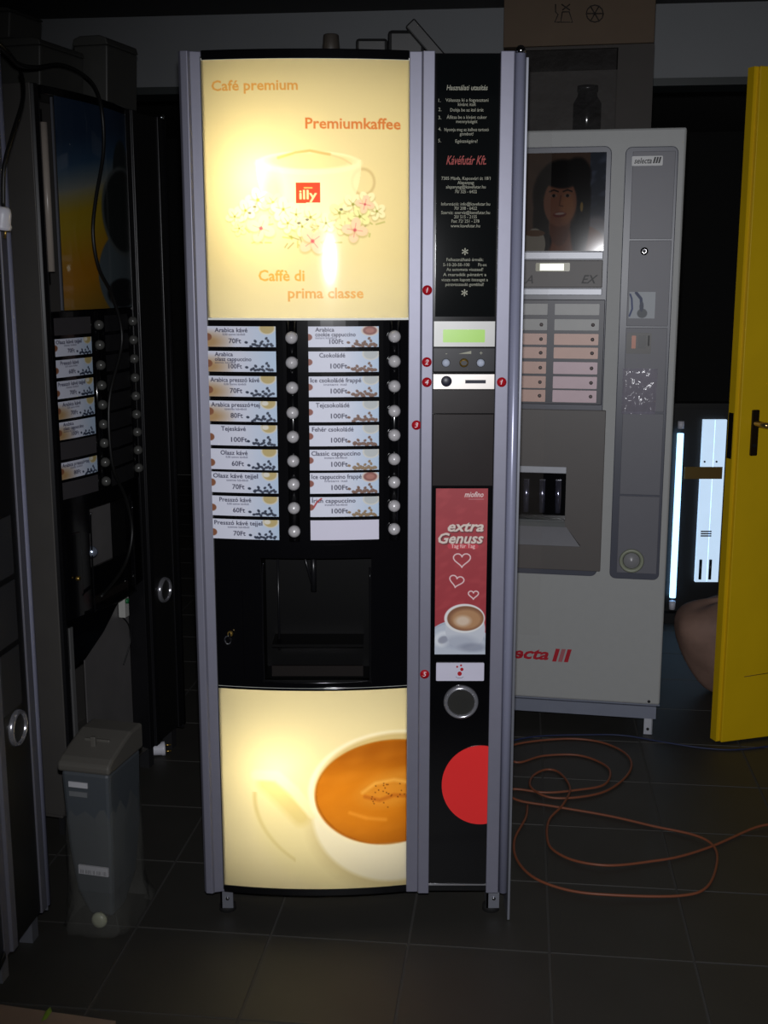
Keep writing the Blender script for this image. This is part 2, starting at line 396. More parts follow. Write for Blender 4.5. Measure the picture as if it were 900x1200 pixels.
def low_art():
    cv = Canvas(0, 805, 219, 1037, 1.2, (.93, .90, .80)); X, Y = cv.X, cv.Y; o = 258
    cv.blend(np.clip((Y-805)/60, 0, 1)*.3, (.97, .93, .76))
    cv.ring(450-o, 930, 152, 100, 2.2, (.80, .74, .50), a=.55, clip=(X < 345-o) & (Y > 925))
    cv.ell(430-o, 960, 130, 82, (.95, .92, .74), a=.35, soft=.15)
    # cup bowl
    cv.ell(462-o, 958, 100, 82, (.72, .66, .50), a=.35, soft=.18, clip=(Y > 930))
    cv.ell(464-o, 950, 98, 80, (.97, .96, .92), soft=.06)
    cv.stroke([(312-o, 914), (330-o, 930), (352-o, 952)], 20, (.86, .80, .56), soft=9, a=.7)
    cv.stroke([(300-o, 905), (325-o, 905), (345-o, 922), (366-o, 948)], 12, (.97, .95, .84), soft=4)
    cv.ell(460-o, 922, 99, 68, (.985, .97, .92), ang=-3, soft=.04)
    cv.ell(461-o, 921, 92, 63, (.80, .72, .52), ang=-3, soft=.06, a=.8)
    cv.ell(458-o, 926, 89, 61, (.70, .41, .09), ang=-2, soft=.035)
    cin = np.hypot((X-458+o)/89, (Y-926)/61) < .97
    cv.ell(425-o, 938, 62, 40, (.88, .55, .12), a=.7, soft=.8, clip=cin)
    cv.blend(np.clip((900-Y)/40, 0, 1)*.35*cin, (.55, .27, .07))
    n = vnoise(X, Y, 9, 3); cv.blend(np.clip(n, 0, 1)*.22*cin, (.93, .62, .22))
    cv.ell(462-o, 922, 42, 20, (.88, .62, .26), ang=-12, a=.55, soft=.5, clip=cin)
    cv.stroke([(425-o, 925), (440-o, 915), (462-o, 912), (478-o, 916)], 4, (.95, .74, .40), a=.6, soft=3)
    cv.stroke([(428-o, 930), (445-o, 935), (462-o, 930), (478-o, 932)], 4, (.70, .36, .10), a=.6, soft=3)
    cv.stroke([(410-o, 948), (430-o, 955), (452-o, 958)], 4, (.95, .66, .28), a=.5, soft=3)
    rs = np.random.RandomState(2)
    for k in range(26): cv.ell(430-o+rs.rand()*46, 915+rs.rand()*30, .8, .8, (.35, .16, .05), soft=.6, a=.8)
    cv.blend((((X-464+o)/98)**2+((Y-950)/80)**2 < 1)*(Y > 985)*np.clip((X-400+o)/90, 0, 1)*.25, (.86, .87, .93))
    return cv
def sunset_art():
    cv = Canvas(0, 71, 120, 372, .8, (.12, .19, .28)); X, Y = cv.X, cv.Y
    t = Y + (60-X)*-.35
    cv.blend(np.clip((t-110)/50, 0, 1), (.20, .30, .40)); cv.blend(np.clip((t-150)/40, 0, 1), (.50, .50, .46)); cv.blend(np.clip((t-185)/35, 0, 1), (.62, .52, .12)); cv.blend(np.clip((t-240)/60, 0, 1), (.62, .42, .08)); cv.blend(np.clip((t-320)/60, 0, 1), (.45, .36, .14))
    cv.ell(112, 322, 62, 72, (.30, .34, .36), soft=.03); cv.ell(104, 175, 20, 60, (.14, .17, .18), soft=.1)
    cv.ell(104, 225, 42, 66, (.12, .14, .14), soft=.05); cv.ring(104, 225, 42, 66, 3, (.3, .32, .32)); cv.ell(96, 350, 32, 22, (.08, .09, .10), soft=.15)
    return cv
def genuss_art():
    cv = Canvas(0, 572, 60, 766, 2.2, (.62, .16, .20)); X, Y = cv.X, cv.Y
    cv.blend(np.clip(vnoise(X, Y, 2.2, 8)+vnoise(X, Y, 4.5, 5), 0, 1)*.35, (.72, .26, .28))
    cr = (.86, .80, .76)
    cv.text('miofino', 33, 582, 9, (.92, .88, .86), width=22, ital=.3, bold=.012)
    cv.stroke([(38, 584.5), (55, 584.5)], .6, (.8, .6, .6))
    for dx, col, b in ((.8, (.35, .1, .12), .05), (0, cr, .028)):
        cv.text('extra', 14+dx, 622+dx, 17, col, width=42, ital=.3, bold=b); cv.text('Genuss', 3+dx, 636+dx, 17, col, width=53, ital=.3, bold=b)
    cv.stroke([(17, 639.5), (47, 639.5)], 6, (.80, .22, .28), a=.8); cv.text('Tag für Tag', 18, 641.5, 6.5, (.95, .8, .78), width=28)
    def heart(cx, cy, r, rot):
        P = []
        for k in range(29):
            t = 2*math.pi*k/28+.1; hx = 16*math.sin(t)**3; hy = -(13*math.cos(t)-5*math.cos(2*t)-2*math.cos(3*t)-math.cos(4*t))
            hx, hy = hx*r/16, hy*r/18; P.append((cx+hx*math.cos(rot)-hy*math.sin(rot), cy+hx*math.sin(rot)+hy*math.cos(rot)))
        cv.stroke(P, 1.3, (.93, .85, .85), soft=.8)
    heart(31, 655, 10, 0); heart(25, 680, 8.5, .2); heart(45, 696, 6, 0)
    # cup on a saucer
    wh = (.78, .80, .84)
    cv.blend((((X-26)/44)**2+((Y-768)/42)**2 < 1)*1., (.74, .77, .82)); cv.ring(24, 762, 38, 34, 1.5, (.62, .66, .72), a=.5)
    cv.ring(10, 748, 8.5, 6.5, 3.4, (.86, .88, .91), ang=-20); cv.ell(10, 749, 6, 4, (.55, .56, .62), ang=-20, soft=.4, a=.8)
    cv.ell(36, 737, 23.5, 24, wh, soft=.05); cv.ell(30, 752, 20, 8, (.60, .63, .70), a=.5, soft=.6); cv.ell(45, 758, 16, 5, (.45, .47, .55), a=.5, soft=.7)
    cv.ell(35, 724, 24, 17, (.90, .90, .90), soft=.05); cv.ell(36, 724, 21.5, 14.5, (.52, .34, .22), soft=.06); cv.ell(37, 725, 18, 11.5, (.70, .52, .36), soft=.3); cv.ell(33, 727, 9, 6, (.84, .75, .66), soft=.7)
    return cv

def column(root, poly, m, zt=Z(60), zb=Z(1045)):
    return MB().prism_z(poly, zb, zt).build('side_column', m, root, .0015)
def make_machine(name, kind):
    """kind: 'lit' front machine, 'grey' left edge machine, 'dark' stripped machine"""
    root = empty(name); col = {'lit': SILVER, 'grey': DIMAL, 'dark': SILVERD}[kind]
    zt, zb = Z(60), Z(1045)
    c = MB()
    if kind == 'dark':
        c.box(.0, .10, .07, .675, .62, Z(640)); c.v.clear(); c.f.clear(); c.smooth.clear()
        c.box(0, .10, Z(640), .675, .62, zt-.004); c.box(0, .004, .07, .012, .62, Z(640)); c.box(.663, .10, .07, .675, .62, Z(640))
        c.box(0, .30, .07, .675, .62, Z(640)); c.box(0, .02, .06, .675, .62, .075); c.box(0, .004, Z(640), .012, .12, zt)
        c.box(-.005, -.004, .07, -.0005, .62, zt)
        c.build('cabinet', mat('grey_steel_cabinet', (.34, .33, .32), .45, .2, .12, 10), root, .002)
    else:
        c.box(-.012, .095, .055, .672, .62, zt-.012).build('cabinet', CAB, root, .003)
    # columns
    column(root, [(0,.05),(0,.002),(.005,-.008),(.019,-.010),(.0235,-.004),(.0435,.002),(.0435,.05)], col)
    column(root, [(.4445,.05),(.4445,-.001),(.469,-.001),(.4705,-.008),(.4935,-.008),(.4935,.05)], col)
    column(root, [(.6195,.05),(.6195,-.006),(.646,-.006),(.6485,.002),(.6485,.05)], col)
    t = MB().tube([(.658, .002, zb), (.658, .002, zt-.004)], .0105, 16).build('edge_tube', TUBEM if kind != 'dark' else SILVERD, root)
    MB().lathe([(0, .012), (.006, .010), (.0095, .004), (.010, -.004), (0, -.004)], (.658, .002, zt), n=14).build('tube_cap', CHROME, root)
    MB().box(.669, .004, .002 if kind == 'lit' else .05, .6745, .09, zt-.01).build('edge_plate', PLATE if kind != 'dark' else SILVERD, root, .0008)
    # door frame behind panels
    d = MB(); d.box(XA, .012, Z(640), XB, .03, Z(374)); d.box(.4935, .012, zb+.01, .6195, .09, zt-.008)
    d.box(XA-.002, .0, zb+.006, XA+.006, .09, zt-.01) if kind != 'dark' else None
    d.build('door_inner', BLACKM, root)
    # black cap and sill following the bow
    curved_slab(MB(), XA, XB, Z(71.5), Z(59), -.002, .09).build('top_cap', BLACK, root, .002)
    if kind != 'dark': curved_slab(MB(), XA, XB, Z(1036), Z(1044), -.004, .09).build('bottom_sill', BLACK, root, .002)
    # posters with light boxes
    def fy(sx0, sx1):
        def f(u, Y):
            x = sx0 + (sx1-sx0)*u; return x, FB(x) - .002, Zn(Y)
        return f
    if kind == 'lit':
        top_art().build('illuminated_panel', fy(XA, XB), BACKLIT, root)['label'] = 'glowing upper panel with coffee cup and flowers'
        low_art().build('illuminated_panel', fy(XA, XB), BACKLIT, root)['label'] = 'glowing lower panel with a cup of coffee'
        for a, b in ((71, 372.5), (805, 1036.5)):
            z1, z0 = Z(a), Z(b); q = MB()
            q.box(XA, .088, z0, XB, .092, z1); q.box(XA, .0, z0, XA+.003, .09, z1); q.box(XB-.003, .0, z0, XB, .09, z1)
            curved_slab(q, XA, XB, z0-.004, z0, -.0018, .0918); curved_slab(q, XA, XB, z1, z1+.004, -.0018, .0918)
            q.build('light_box', WHITEIN, root)
            if a > 400: curved_slab(MB(), XA, XB, z1-.0005, Z(803), -.0045, .003).build('seam_strip', BLACK, root)
    elif kind == 'dark':
        sx0, sx1 = .085, .44
        sunset_art().build('poster_panel', fy(sx0, sx1), PRINTG, root)['label'] = 'unlit panel with blue to ochre sky and a white swirl'
        MB().box(.083, -.006, Z(372), .0865, -.001, Z(73)).build('panel_edge', PLATE, root)
        MB().tube([(.064, .008, Z(110)), (.064, .008, Z(318))], .009, 12).build('lamp_tube', mat('unlit_tube', (.66, .62, .58), .3), root)
        for za, zb_ in ((335, 318), (106, 90)): MB().box(.045, .02, Z(za), .08, .06, Z(zb_)).build('lamp_holder', BLACKM, root)
    else:
        curved_slab(MB(), XA, XB, Z(372), Z(71.5), 0, .02).build('poster_panel', BLACKT, root)
    # selection panel
    curved_slab(MB(), XA, XB, Z(636), Z(373.5), 0, .02).build('selection_panel', BLACK, root)
    for bx in (345, 462):
        x = LX(bx); MB().tube([(x, FB(x)+.006, Z(632)), (x, FB(x)+.006, Z(376))], .0125, 16).build('button_strip', BLACK, root)
    prof = [(0, .0125), (.005, .0118), (.009, .0092), (.0117, .005), (.0125, 0), (.0125, -.006)]
    bme = None
    for side, bx in ((0, 345), (1, 462)):
        for i, (a, b_) in enumerate(ROWS_L):
            x = LX(bx); mb = MB().lathe(prof, (0, 0, 0), 'y', 20)
            if bme is None: bme = mb.mesh('button'); bme.materials.append(PEARL if kind == 'lit' else mat('grey_button', (.34, .34, .33), .25, .2))
            o = link('button', bme, None, root); o.location = (x, FB(x)-.008, Z((a+b_)/2 + (1 if side == 0 else 0)))
    for side, (p0, p1) in ((0, (248, 327)), (1, (364, 444))):
        for i, (a, b_) in enumerate(ROWS_L):
            if kind == 'lit':
                drink_card(root, i, side, 2., p0, p1, a, b_, PRINT, blank=(.84, .83, .90) if (side == 1 and i == 8) else None)
            elif kind == 'dark':
                bl = (.24, .23, .24) if (side == 0 and i in (0, 6, 8)) else ((.10, .10, .11) if side == 1 else None)
                drink_card(root, (i + 5) % 9, 0, 1.2, p0, p1, a, b_, mat('aged_card', attr=True, rough=.5, var=.05), blank=bl)
    # dispensing niche
    x0, x1, zN0, zN1 = LX(304), LX(435), Z(796), Z(652)
    q = MB(); zt2, zb2 = Z(636), Z(803.5) if kind == 'lit' else Z(790)
    curved_slab(q, XA, x0, zb2, zt2, 0, .02); curved_slab(q, x1, XB, zb2, zt2, 0, .02)
    curved_slab(q, x0, x1, zN1, zt2, 0, .02); curved_slab(q, x0, x1, zb2, zN0, 0, .02)
    q.build('niche_surround', BLACK, root)
    q = MB(); q.box(x0-.004, -.004, zN0, x0, .09, zN1).box(x1, -.004, zN0, x1+.004, .09, zN1).box(x0, .088, zN0, x1, .094, zN1).box(x0, -.004, zN1, x1, .09, zN1+.004).box(x0, -.004, zN0-.004, x1, .09, zN0)
    q.build('niche_lining', mat('niche_black', (.012, .012, .014), .45, spec=.12), root)
    fr = smooth_path([(x0+.006, FB(x0)-.003, zN1-.01), (x0+.003, FB(x0)-.003, zN1-.05), (x0+.003, FB(x0)-.003, zN0+.02), (x0+.012, FB(x0)-.004, zN0+.004), (XC, FB(XC)-.004, zN0), (x1-.012, FB(x1)-.004, zN0+.002), (x1-.003, FB(x1)-.003, zN0+.02), (x1-.003, FB(x1)-.003, zN1-.02)], 6)
    MB().tube(fr, .0022, 8).build('niche_rim', mat('rim_gloss', (.12, .12, .13), .12, .6), root)
    MB().box(x0+.018, .01, Z(760), x1-.018, .088, Z(757)).build('cup_shelf', MATS['niche_black'], root)
    MB().box(x0+.018, -.002, Z(792), x1-.018, .004, Z(780)).build('drip_tray', mat('tray_brown', (.10, .085, .08), .35, spec=.3), root)
    xs = LX(366, 690); q = MB(); q.tube([(xs, .05, zN1), (xs, .05, Z(700))], .006, 10); q.tube([(xs-.022, .05, zN1), (xs-.004, .05, Z(690))], .003, 8); q.build('spout', SILVERD, root)
    q = MB(); q.tube([(x0+.03, .05, zN1-.01), (x0+.03, .05, Z(770))], .0025, 6); q.build('guide_rod', SILVERD, root)
    fl = curved_slab(MB(), LX(254, 740), LX(286, 740), Z(794), Z(679), -.004, .008, 6).build('side_flap', BLACK, root, .002)
    xl, zl = LX(271, 745), Z(740)
    q = MB().lathe([(.006, 0), (.006, .006), (.0048, .009), (0, .009)], (xl, FB(xl)-.006, zl), 'y', 16).build('lock', GOLD, fl)
    if kind == 'lit':
        ringp = [(xl-.004+.0065*math.cos(a), FB(xl)-.017, zl-.012+.0085*math.sin(a)) for a in [R(15*k) for k in range(25)]]
        k_ = MB().tube(ringp, .0013, 6, cap=False); k_.box(xl-.002, FB(xl)-.020, zl-.010, xl+.002, FB(xl)-.014, zl+.004); k_.build('key', CHROME, fl)
    # coin section
    s0, s1 = .4935, .6195
    MB().box(s0, -.002, zb+.004, s1, .012, zt-.004).build('coin_panel', BLACK if kind == 'lit' else BLACKM, root)
    q = MB().lathe([(.0285, .003), (.0285, .009), (.031, .0125), (.035, .011), (.0375, .004), (.0375, 0)], (LX(539, 822)+.002, 0, Z(822)), 'y', 40)
    q.build('coin_return', mat('ring_metal', (.72, .72, .75), .2, .75), root)
    MB().lathe([(0, .001), (.012, .0015), (.024, .004), (.0287, .006)], (LX(539, 822)+.002, 0, Z(822)), 'y', 32).build('return_cup', mat('return_cup', (.28, .28, .27), .25, .6), root)
    if kind == 'lit':
        yb = -.004
        ish = MB().box(s0+.004, yb, Z(371), s1-.003, -.001, Z(64)).build('instruction_sheet', mat('instruction_print', (.045, .055, .06), .06, 0, .2, 6), root)
        MB().box(s0+.002, yb-.001, Z(406), s1-.002, -.001, Z(376.5)).build('display_plate', mat('display_plate', (.58, .58, .57), .4, .3), root)
        d_ = MB().prism_y(rrect(LX(519, 393), Z(401), LX(568, 393), Z(386), .002), yb-.003, yb-.0008).build('display', mat('green_lcd', (.52, .72, .16), .3, 0, .1, 8, emit=.32), root)
        d_['label'] = 'green display'
        MB().box(s0+.002, yb, Z(435), s1-.002, -.001, Z(408)).build('key_plate', mat('dark_key_plate', (.13, .13, .15), .3, spec=.2), root)
        for px in (522.5, 563): MB().lathe([(0, .008), (.004, .0072), (.0075, .0045), (.0088, 0)], (LX(px, 425), yb, Z(425)), 'y', 18).build('sugar_button', mat('pale_button', (.72, .75, .82), .3), root)
        MB().lathe([(0, .005), (.007, .005), (.0088, .003), (.0092, 0)], (LX(543.5, 425), yb, Z(425)), 'y', 20).build('key_switch', GOLD, root)
        MB().prism_y([(LX(543.5+4*math.cos(a), 425), Z(425-3*math.sin(a))) for a in [R(60*k) for k in range(6)]], yb-.0065, yb-.004).build('key_hole', BLACKM, root)
        q = MB(); q.prism_y([(LX(537, 413), Z(414.5)), (LX(552, 413), Z(414.5)), (LX(552, 413), Z(411))], yb-.0012, yb); q.build('sugar_wedge', CREAM, root)
        lettering(root, [('-', LX(523, 413), Z(416), .012, 'c', .01, 0), ('+', LX(563.5, 413), Z(416), .012, 'c', .01, 0)], CREAM, yb-.001, 'symbol')
        cp = MB().box(s0+.001, yb-.002, Z(456), s1-.001, -.001, Z(438)).build('coin_plate', mat('steel_plate', (.74, .72, .70), .35, .55), root, .0008)
        MB().lathe([(0, .0005), (.0105, .0005), (.011, 0)], (LX(523, 446), yb-.002, Z(446.5)), 'y', 24).build('escrow_button', mat('slate', (.14, .14, .2), .4), cp)
        MB().box(LX(545, 446), yb-.0028, Z(449), LX(569, 446), yb-.002, Z(445)).build('coin_slot', mat('slot', (.10, .10, .18), .6), cp)
        MB().box(s0+.001, yb, Z(484), s1-.001, -.001, Z(457)).build('smoked_cover', BROWNB, root)
        MB().box(s0+.001, yb-.001, Z(569), s1-.001, -.001, Z(485)).build('smoked_cover', BROWNB, root, .001)
        cv = genuss_art(); xa, xb = LX(510, 669), LX(570, 669)
        cv.build('advert_card', lambda u, Y: (xa+(xb-xa)*u, np.full_like(u, yb-.0006), Zn(Y)), PRINT, root)['label'] = 'red advert card with hearts and a coffee cup'
        lb = MB().prism_y(rrect(LX(511, 787), Z(797), LX(567, 787), Z(776), .002), yb-.001, -.001).build('white_label', mat('label_white', (.80, .79, .86), .4), root)
        q = MB()
        for px, py, r in ((538.5, 788.5, 2.6), (541, 783.5, 2.0), (535.5, 780.5, 1.2), (540, 778.8, 1.2)):
            q.prism_y([(LX(px+r*math.cos(a), 787), Z(py+r*math.sin(a))) for a in [R(30*k) for k in range(12)]], yb-.0014, yb-.001)
        q.build('red_dot', RED, lb)
        q = MB(); q.tube([(LX(534, 787), yb-.001, Z(792)), (LX(536, 787), yb-.0012, Z(793.5)), (LX(541, 787), yb-.0012, Z(793.5)), (LX(543, 787), yb-.001, Z(792))], .0006, 5).build('symbol', mat('grey_ink', (.45, .45, .5), .5), lb)
        # red disc cut by the edge
        P = []; 
        for k in range(49):
            a = R(60 + 240*k/48) ; P.append((LX(563+45.5*math.cos(a), 919), Z(919-46*math.sin(a))))
        P = [(min(x, s1), z) for x, z in P]
        MB().prism_y(P, yb, -.001).build('red_disc', REDD, root)
        MB().box(s0, yb, Z(1036.5), s1, -.001, Z(1035)).build('chrome_line', CHROME, root)
        # instruction text
        I = []; xm = LX(546, 200)
        def ln(s, py, h=.0090, w_=None, x=None, al='c', it=0, b=.0):
            zz = Z(py); kx = 1.; I.append((s, xm if x is None else x, zz, h, al, b, it, w_))
        k = .00165
        ln('Használati utasítás', 106, .0135, 48*k, it=.2, b=.008)
        for n_, py in (('1.', 120), ('2.', 130.5), ('3.', 140), ('4.', 153.5), ('5.', 167)): ln(n_, py, x=LX(513.5, 150), al='l')
        for s, py, w_ in (('Válassza ki a fogyasztani', 119.5, 50), ('kívánt italt', 124.5, 21), ('Dobja be az ital árát', 131, 39), ('Állítsa be a kívánt cukor', 139.5, 47), ('mennyiségét', 144.5, 25), ('Nyomja meg az italhoz tartozó', 154, 52), ('gombot!', 159, 16), ('Egészségére!', 167.5, 26),
                          ('7305 Mánfa, Kaposvári út 18/1', 211, 58), ('Alapanyag:', 216, 20), ('alapanyag@kavefutar.hu', 221, 47), ('70/ 325 - 6422', 226.5, 26),
                          ('Információ: info@kavefutar.hu', 241, 58), ('70/ 208 - 6422', 246, 27), ('Szerviz: szerviz@kavefutar.hu', 251, 58), ('20/ 515 - 2155', 256, 27), ('Fax: 72/ 251 - 278', 261, 33), ('www.kavefutar.hu', 266.5, 35),
                          ('Felhasználható érmék:', 306, 44), ('5-10-20-50-100       Ft-os', 312, 52), ('Az automata visszaad!', 317.5, 44), ('A maradék pénzért a', 323.5, 52), ('vissza nem kapott összeget a', 329.5, 56), ('pénzvisszaadó gombbal!', 335, 46)):
            ln(s, py, .0088, w_*k)
        for py in (302, 350): ln('*', py+2, .030, b=.01)
        for a, b in ((0, 1), (1, 14), (14, 18), (18, 24), (24, 30), (30, 31), (31, 32)): lettering(ish, I[a:b], CREAM, yb-.0006, 'print_block')
        lettering(ish, [('Kávéfutár Kft.', xm, Z(193), .024, 'c', .01, .35, 47*k)], REDINK, yb-.0006)
        # numbered round stickers
        for s, px, py in (('1', 500.5, 340), ('2', 500, 424), ('4', 500, 447.5), ('1', 587.5, 447.5), ('3', 488, 498), ('5', 497.5, 788.5)):
            x, z = LX(px, py), Z(py); yy = -.0085 if px < 580 and px > 492 else (-.0065 if px > 580 else -.002)
            st = MB().lathe([(.0098, 0), (.0098, .0008), (0, .0008)], (x, yy, z), 'y', 24).build('round_sticker', RED, root)
            lettering(st, [(s, x, z-.0048, .0145, 'c', .0, .25)], mat('sticker_ink', (.9, .85, .88), .5), yy-.0012)
        # feet
        for x in (.030, .625):
            ft = MB().box(x, .03, .016, x+.028, .034, zb+.005).box(x, .03, .016, x+.004, .09, zb+.005)
            ft = ft.build('foot_bracket', PLATE, root)
            MB().lathe([(.004, 0), (.004, .003), (0, .003)], (x+.016, .03, .04), 'y', 12).build('screw', CHROME, ft)
            MB().lathe([(.019, 0), (.019, .012), (.012, .018), (0, .018)], (x+.012, .055, 0), 'z', 20).build('rubber_foot', RUB, root)
        for x in (.03, .62): MB().lathe([(.019, 0), (.019, .012), (.012, .03), (.012, .06)], (x+.012, .56, 0), 'z', 16).build('rubber_foot', RUB, root)
    else:
        for x in (.03, .47, .62):
            MB().box(x, .02, .0, x+.03, .05, .075).build('foot', PLATE if kind == 'grey' else CAB, root)
        for x in (.03, .62): MB().box(x, .54, .0, x+.03, .58, .075).build('foot', CAB, root)
    if kind == 'grey':
        curved_slab(MB(), XA, XB, Z(1036), Z(805), 0, .02).build('poster_panel', BLACKT, root)
        for a, b_ in ((590, 655), (662, 728), (735, 800)):
            MB().box(s0+.012, -.004, Z(b_), s1-.030, -.0015, Z(a)).build('dull_plate', mat('dull_plate', (.20, .20, .21), .5), root)
    if kind == 'dark':
        q = MB().box(XA, -.002, Z(790), XB, .004, Z(640)); 
        MB().box(.20, .052, .08, .445, .056, Z(640)).build('inner_sheet', mat('galvanised_sheet', (.46, .45, .45), .45, .4, .25, 9), root)
        # curved lower apron
        P = [(XA, Z(805)), (XA, Z(860)), (.12, Z(858)), (.22, Z(835)), (.32, Z(800)), (.40, Z(770)), (XB, Z(752)), (XB, Z(745)), (.3, Z(785))]
        MB().prism_y(P[:7] + [(XB, Z(740)), (XA, Z(740))], .004, .012).build('apron', BLACK, root)
        MB().box(.048, .0, .08, .062, .05, Z(805)).build('inner_post', mat('grey_post', (.42, .42, .42), .5, .2), root)
        sw = MB().box(.385, .03, Z(842), .410, .05, Z(798)).build('power_switch', mat('ivory_switch', (.72, .72, .70), .4), root, .002)
        MB().lathe([(0, .006), (.007, .006), (.008, 0)], (.397, .03, Z(818)), 'y', 16).build('green_button', mat('green_button', (.12, .42, .24), .3), sw)
        MB().tube(smooth_path([(.395, .045, Z(842)), (.43, .045, Z(860)), (.435, .045, Z(885)), (.40, .05, Z(915))]), .002, 6).build('wire', BLACKM, root)
        MB().tube([(.397, .045, Z(798)), (.39, .045, Z(780)), (.42, .045, Z(778))], .0015, 6).build('wire', GOLD, root)
        # the convex dome added for a flash glint is built separately below
    return root

m1 = make_machine('coffee_machine', 'lit'); m1.location = (-.3955, MY, 0)
tag(m1, 'tall silver-edged coffee vending machine with glowing cup panels and price cards', 'vending machine')
# lamps behind the two glowing panels of the lit machine
def boxlamp(name, x, y, z, sx, sz, e, c):
    o = light(name, 'AREA', (x-.3955, MY+y, z), e, c, shape='RECTANGLE', size=sx, size_y=sz); o.rotation_euler = (R(90), 0, 0); return o   # faces -Y
WARM = (1.0, .82, .42); WARM2 = (1, .88, .68)
boxlamp('upper_back_lamp', XC, .084, Z(225), .36, .46, .48, WARM2)
boxlamp('lower_back_lamp', XC, .084, Z(920), .36, .36, .47, (1, .90, .70))
light('upper_bulb', 'POINT', (LX(312)-.3955, MY+.045, Z(205)), .40, WARM, shadow_soft_size=.02)
light('upper_bulb', 'POINT', (LX(318)-.3955, MY+.045, Z(262)), .20, WARM, shadow_soft_size=.02)
light('lower_bulb', 'POINT', (LX(322)-.3955, MY+.045, Z(900)), .24, WARM, shadow_soft_size=.02)

m0 = make_machine('coffee_machine', 'grey'); yw = R(83)
m0.rotation_euler.z = yw; m0.location = (-.727 - .675*math.cos(yw), 2.385 - .675*math.sin(yw), 0)
tag(m0, 'dark coffee vending machine at the left edge with bright metal column and chrome ring', 'vending machine')
m3 = make_machine('coffee_machine', 'dark'); y3 = R(74)
m3.rotation_euler.z = y3; m3.location = (-.792, 2.80, 0)
tag(m3, 'stripped dark coffee machine with blue and ochre panel and rows of white cards', 'vending machine')
def _kn():
    d = Vector((math.cos(y3), math.sin(y3), 0)); n = Vector((math.sin(y3), -math.cos(y3), 0)); p = onplane(113, 647, Vector((-.792, 2.8, 0)) + n*.025, n)
    MB().lathe([(0, .015), (.006, .0138), (.011, .0095), (.014, .004), (.015, 0), (.015, -.03)], ((p-Vector((-.792, 2.8, 0))).dot(d), -.012, p.z), 'y', 24).build('glint_dome', mat('glint_metal', (.8, .85, .95), .22, .8), m3)  # made-up convex dome, added to throw back a flash glint
_kn()
def on3(px, py, off=.03):
    n = Vector((math.sin(y3), -math.cos(y3), 0)); return onplane(px, py, Vector((-.792, 2.8, 0)) + n*off, n)

# ------------------------------------------------------------------ room
RY = R(-6.5)
def struct(name, mb, m, parent=None, bevel=0):
    o = mb.build(name, m, parent, bevel)
    if parent is None: o.rotation_euler.z = RY; o['kind'] = 'structure'
    return o
GROUT = mat('grout', (.225, .22, .21), .9, 0, .1)
TILE = mat('dark_tile', (.19, .184, .170), .6, 0, .18, 9, bump=.05)
floor = struct('floor', MB().box(-2.6, -1.5, -.06, 2.2, 8.2, -.0015), GROUT)
T = .30; tm = MB(); g = .0022
tm.add([(g,g,-.004),(T-g,g,-.004),(T-g,T-g,-.004),(g,T-g,-.004),(g+.001,g+.001,0),(T-g-.001,g+.001,0),(T-g-.001,T-g-.001,0),(g+.001,T-g-.001,0)], [(4,5,6,7),(0,1,5,4),(1,2,6,5),(2,3,7,6),(3,0,4,7)])
tme = tm.mesh('tile'); tme.materials.append(TILE)
u0, v0 = -.212, 1.72 - .3*8
rest = MB()
for i in range(-7, 8):
    for j in range(0, 31):
        x, y = u0 + i*T, v0 + j*T
        if x < -2.5 or x > 2.0: continue
        wx = x*math.cos(RY) - y*math.sin(RY)
        if 7 <= j <= 20 and -1.3 < x < 1.9:
            o = link('tile', tme, None, floor); o.location = (x, y, random.uniform(-.0004, .0004))
        else: rest.add([(v[0]+x, v[1]+y, v[2]) for v in tm.v], tm.f)
rest.build('tile_field', TILE, floor)['kind'] = 'stuff'
WALLM = mat('grey_plaster', (.50, .51, .52), .85, 0, .06, 5, bump=.1)
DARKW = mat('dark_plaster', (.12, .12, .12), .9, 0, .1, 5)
CEILM = mat('ceiling_paint', (.22, .22, .22), .9, 0, .08, 4)
struct('wall_back', MB().box(-2.6, 4.36, 2.06, 2.2, 4.50, 2.30).box(-2.6, 4.36, 0, -1.6, 4.50, 2.06).box(1.9, 4.36, 0, 2.2, 4.5, 2.06), WALLM)
struct('trim_1', MB().box(-1.6, 4.345, 2.035, 1.9, 4.51, 2.06), mat('dark_lintel', (.17, .19, .19), .5))
struct('ceiling', MB().box(-2.6, -1.5, 2.30, 2.2, 8.2, 2.36), CEILM)
struct('wall_left', MB().box(-2.7, -1.5, 0, -2.6, 8.2, 2.36), WALLM)
struct('wall_right', MB().box(1.44, -1.5, 0, 1.54, 2.86, 2.3).box(1.44, 3.88, 0, 1.54, 4.36, 2.3).box(1.44, 2.86, 2.04, 1.54, 3.88, 2.3), WALLM)
struct('wall_far', MB().box(-2.6, 8.2, 0, 2.2, 8.3, 2.36), DARKW)

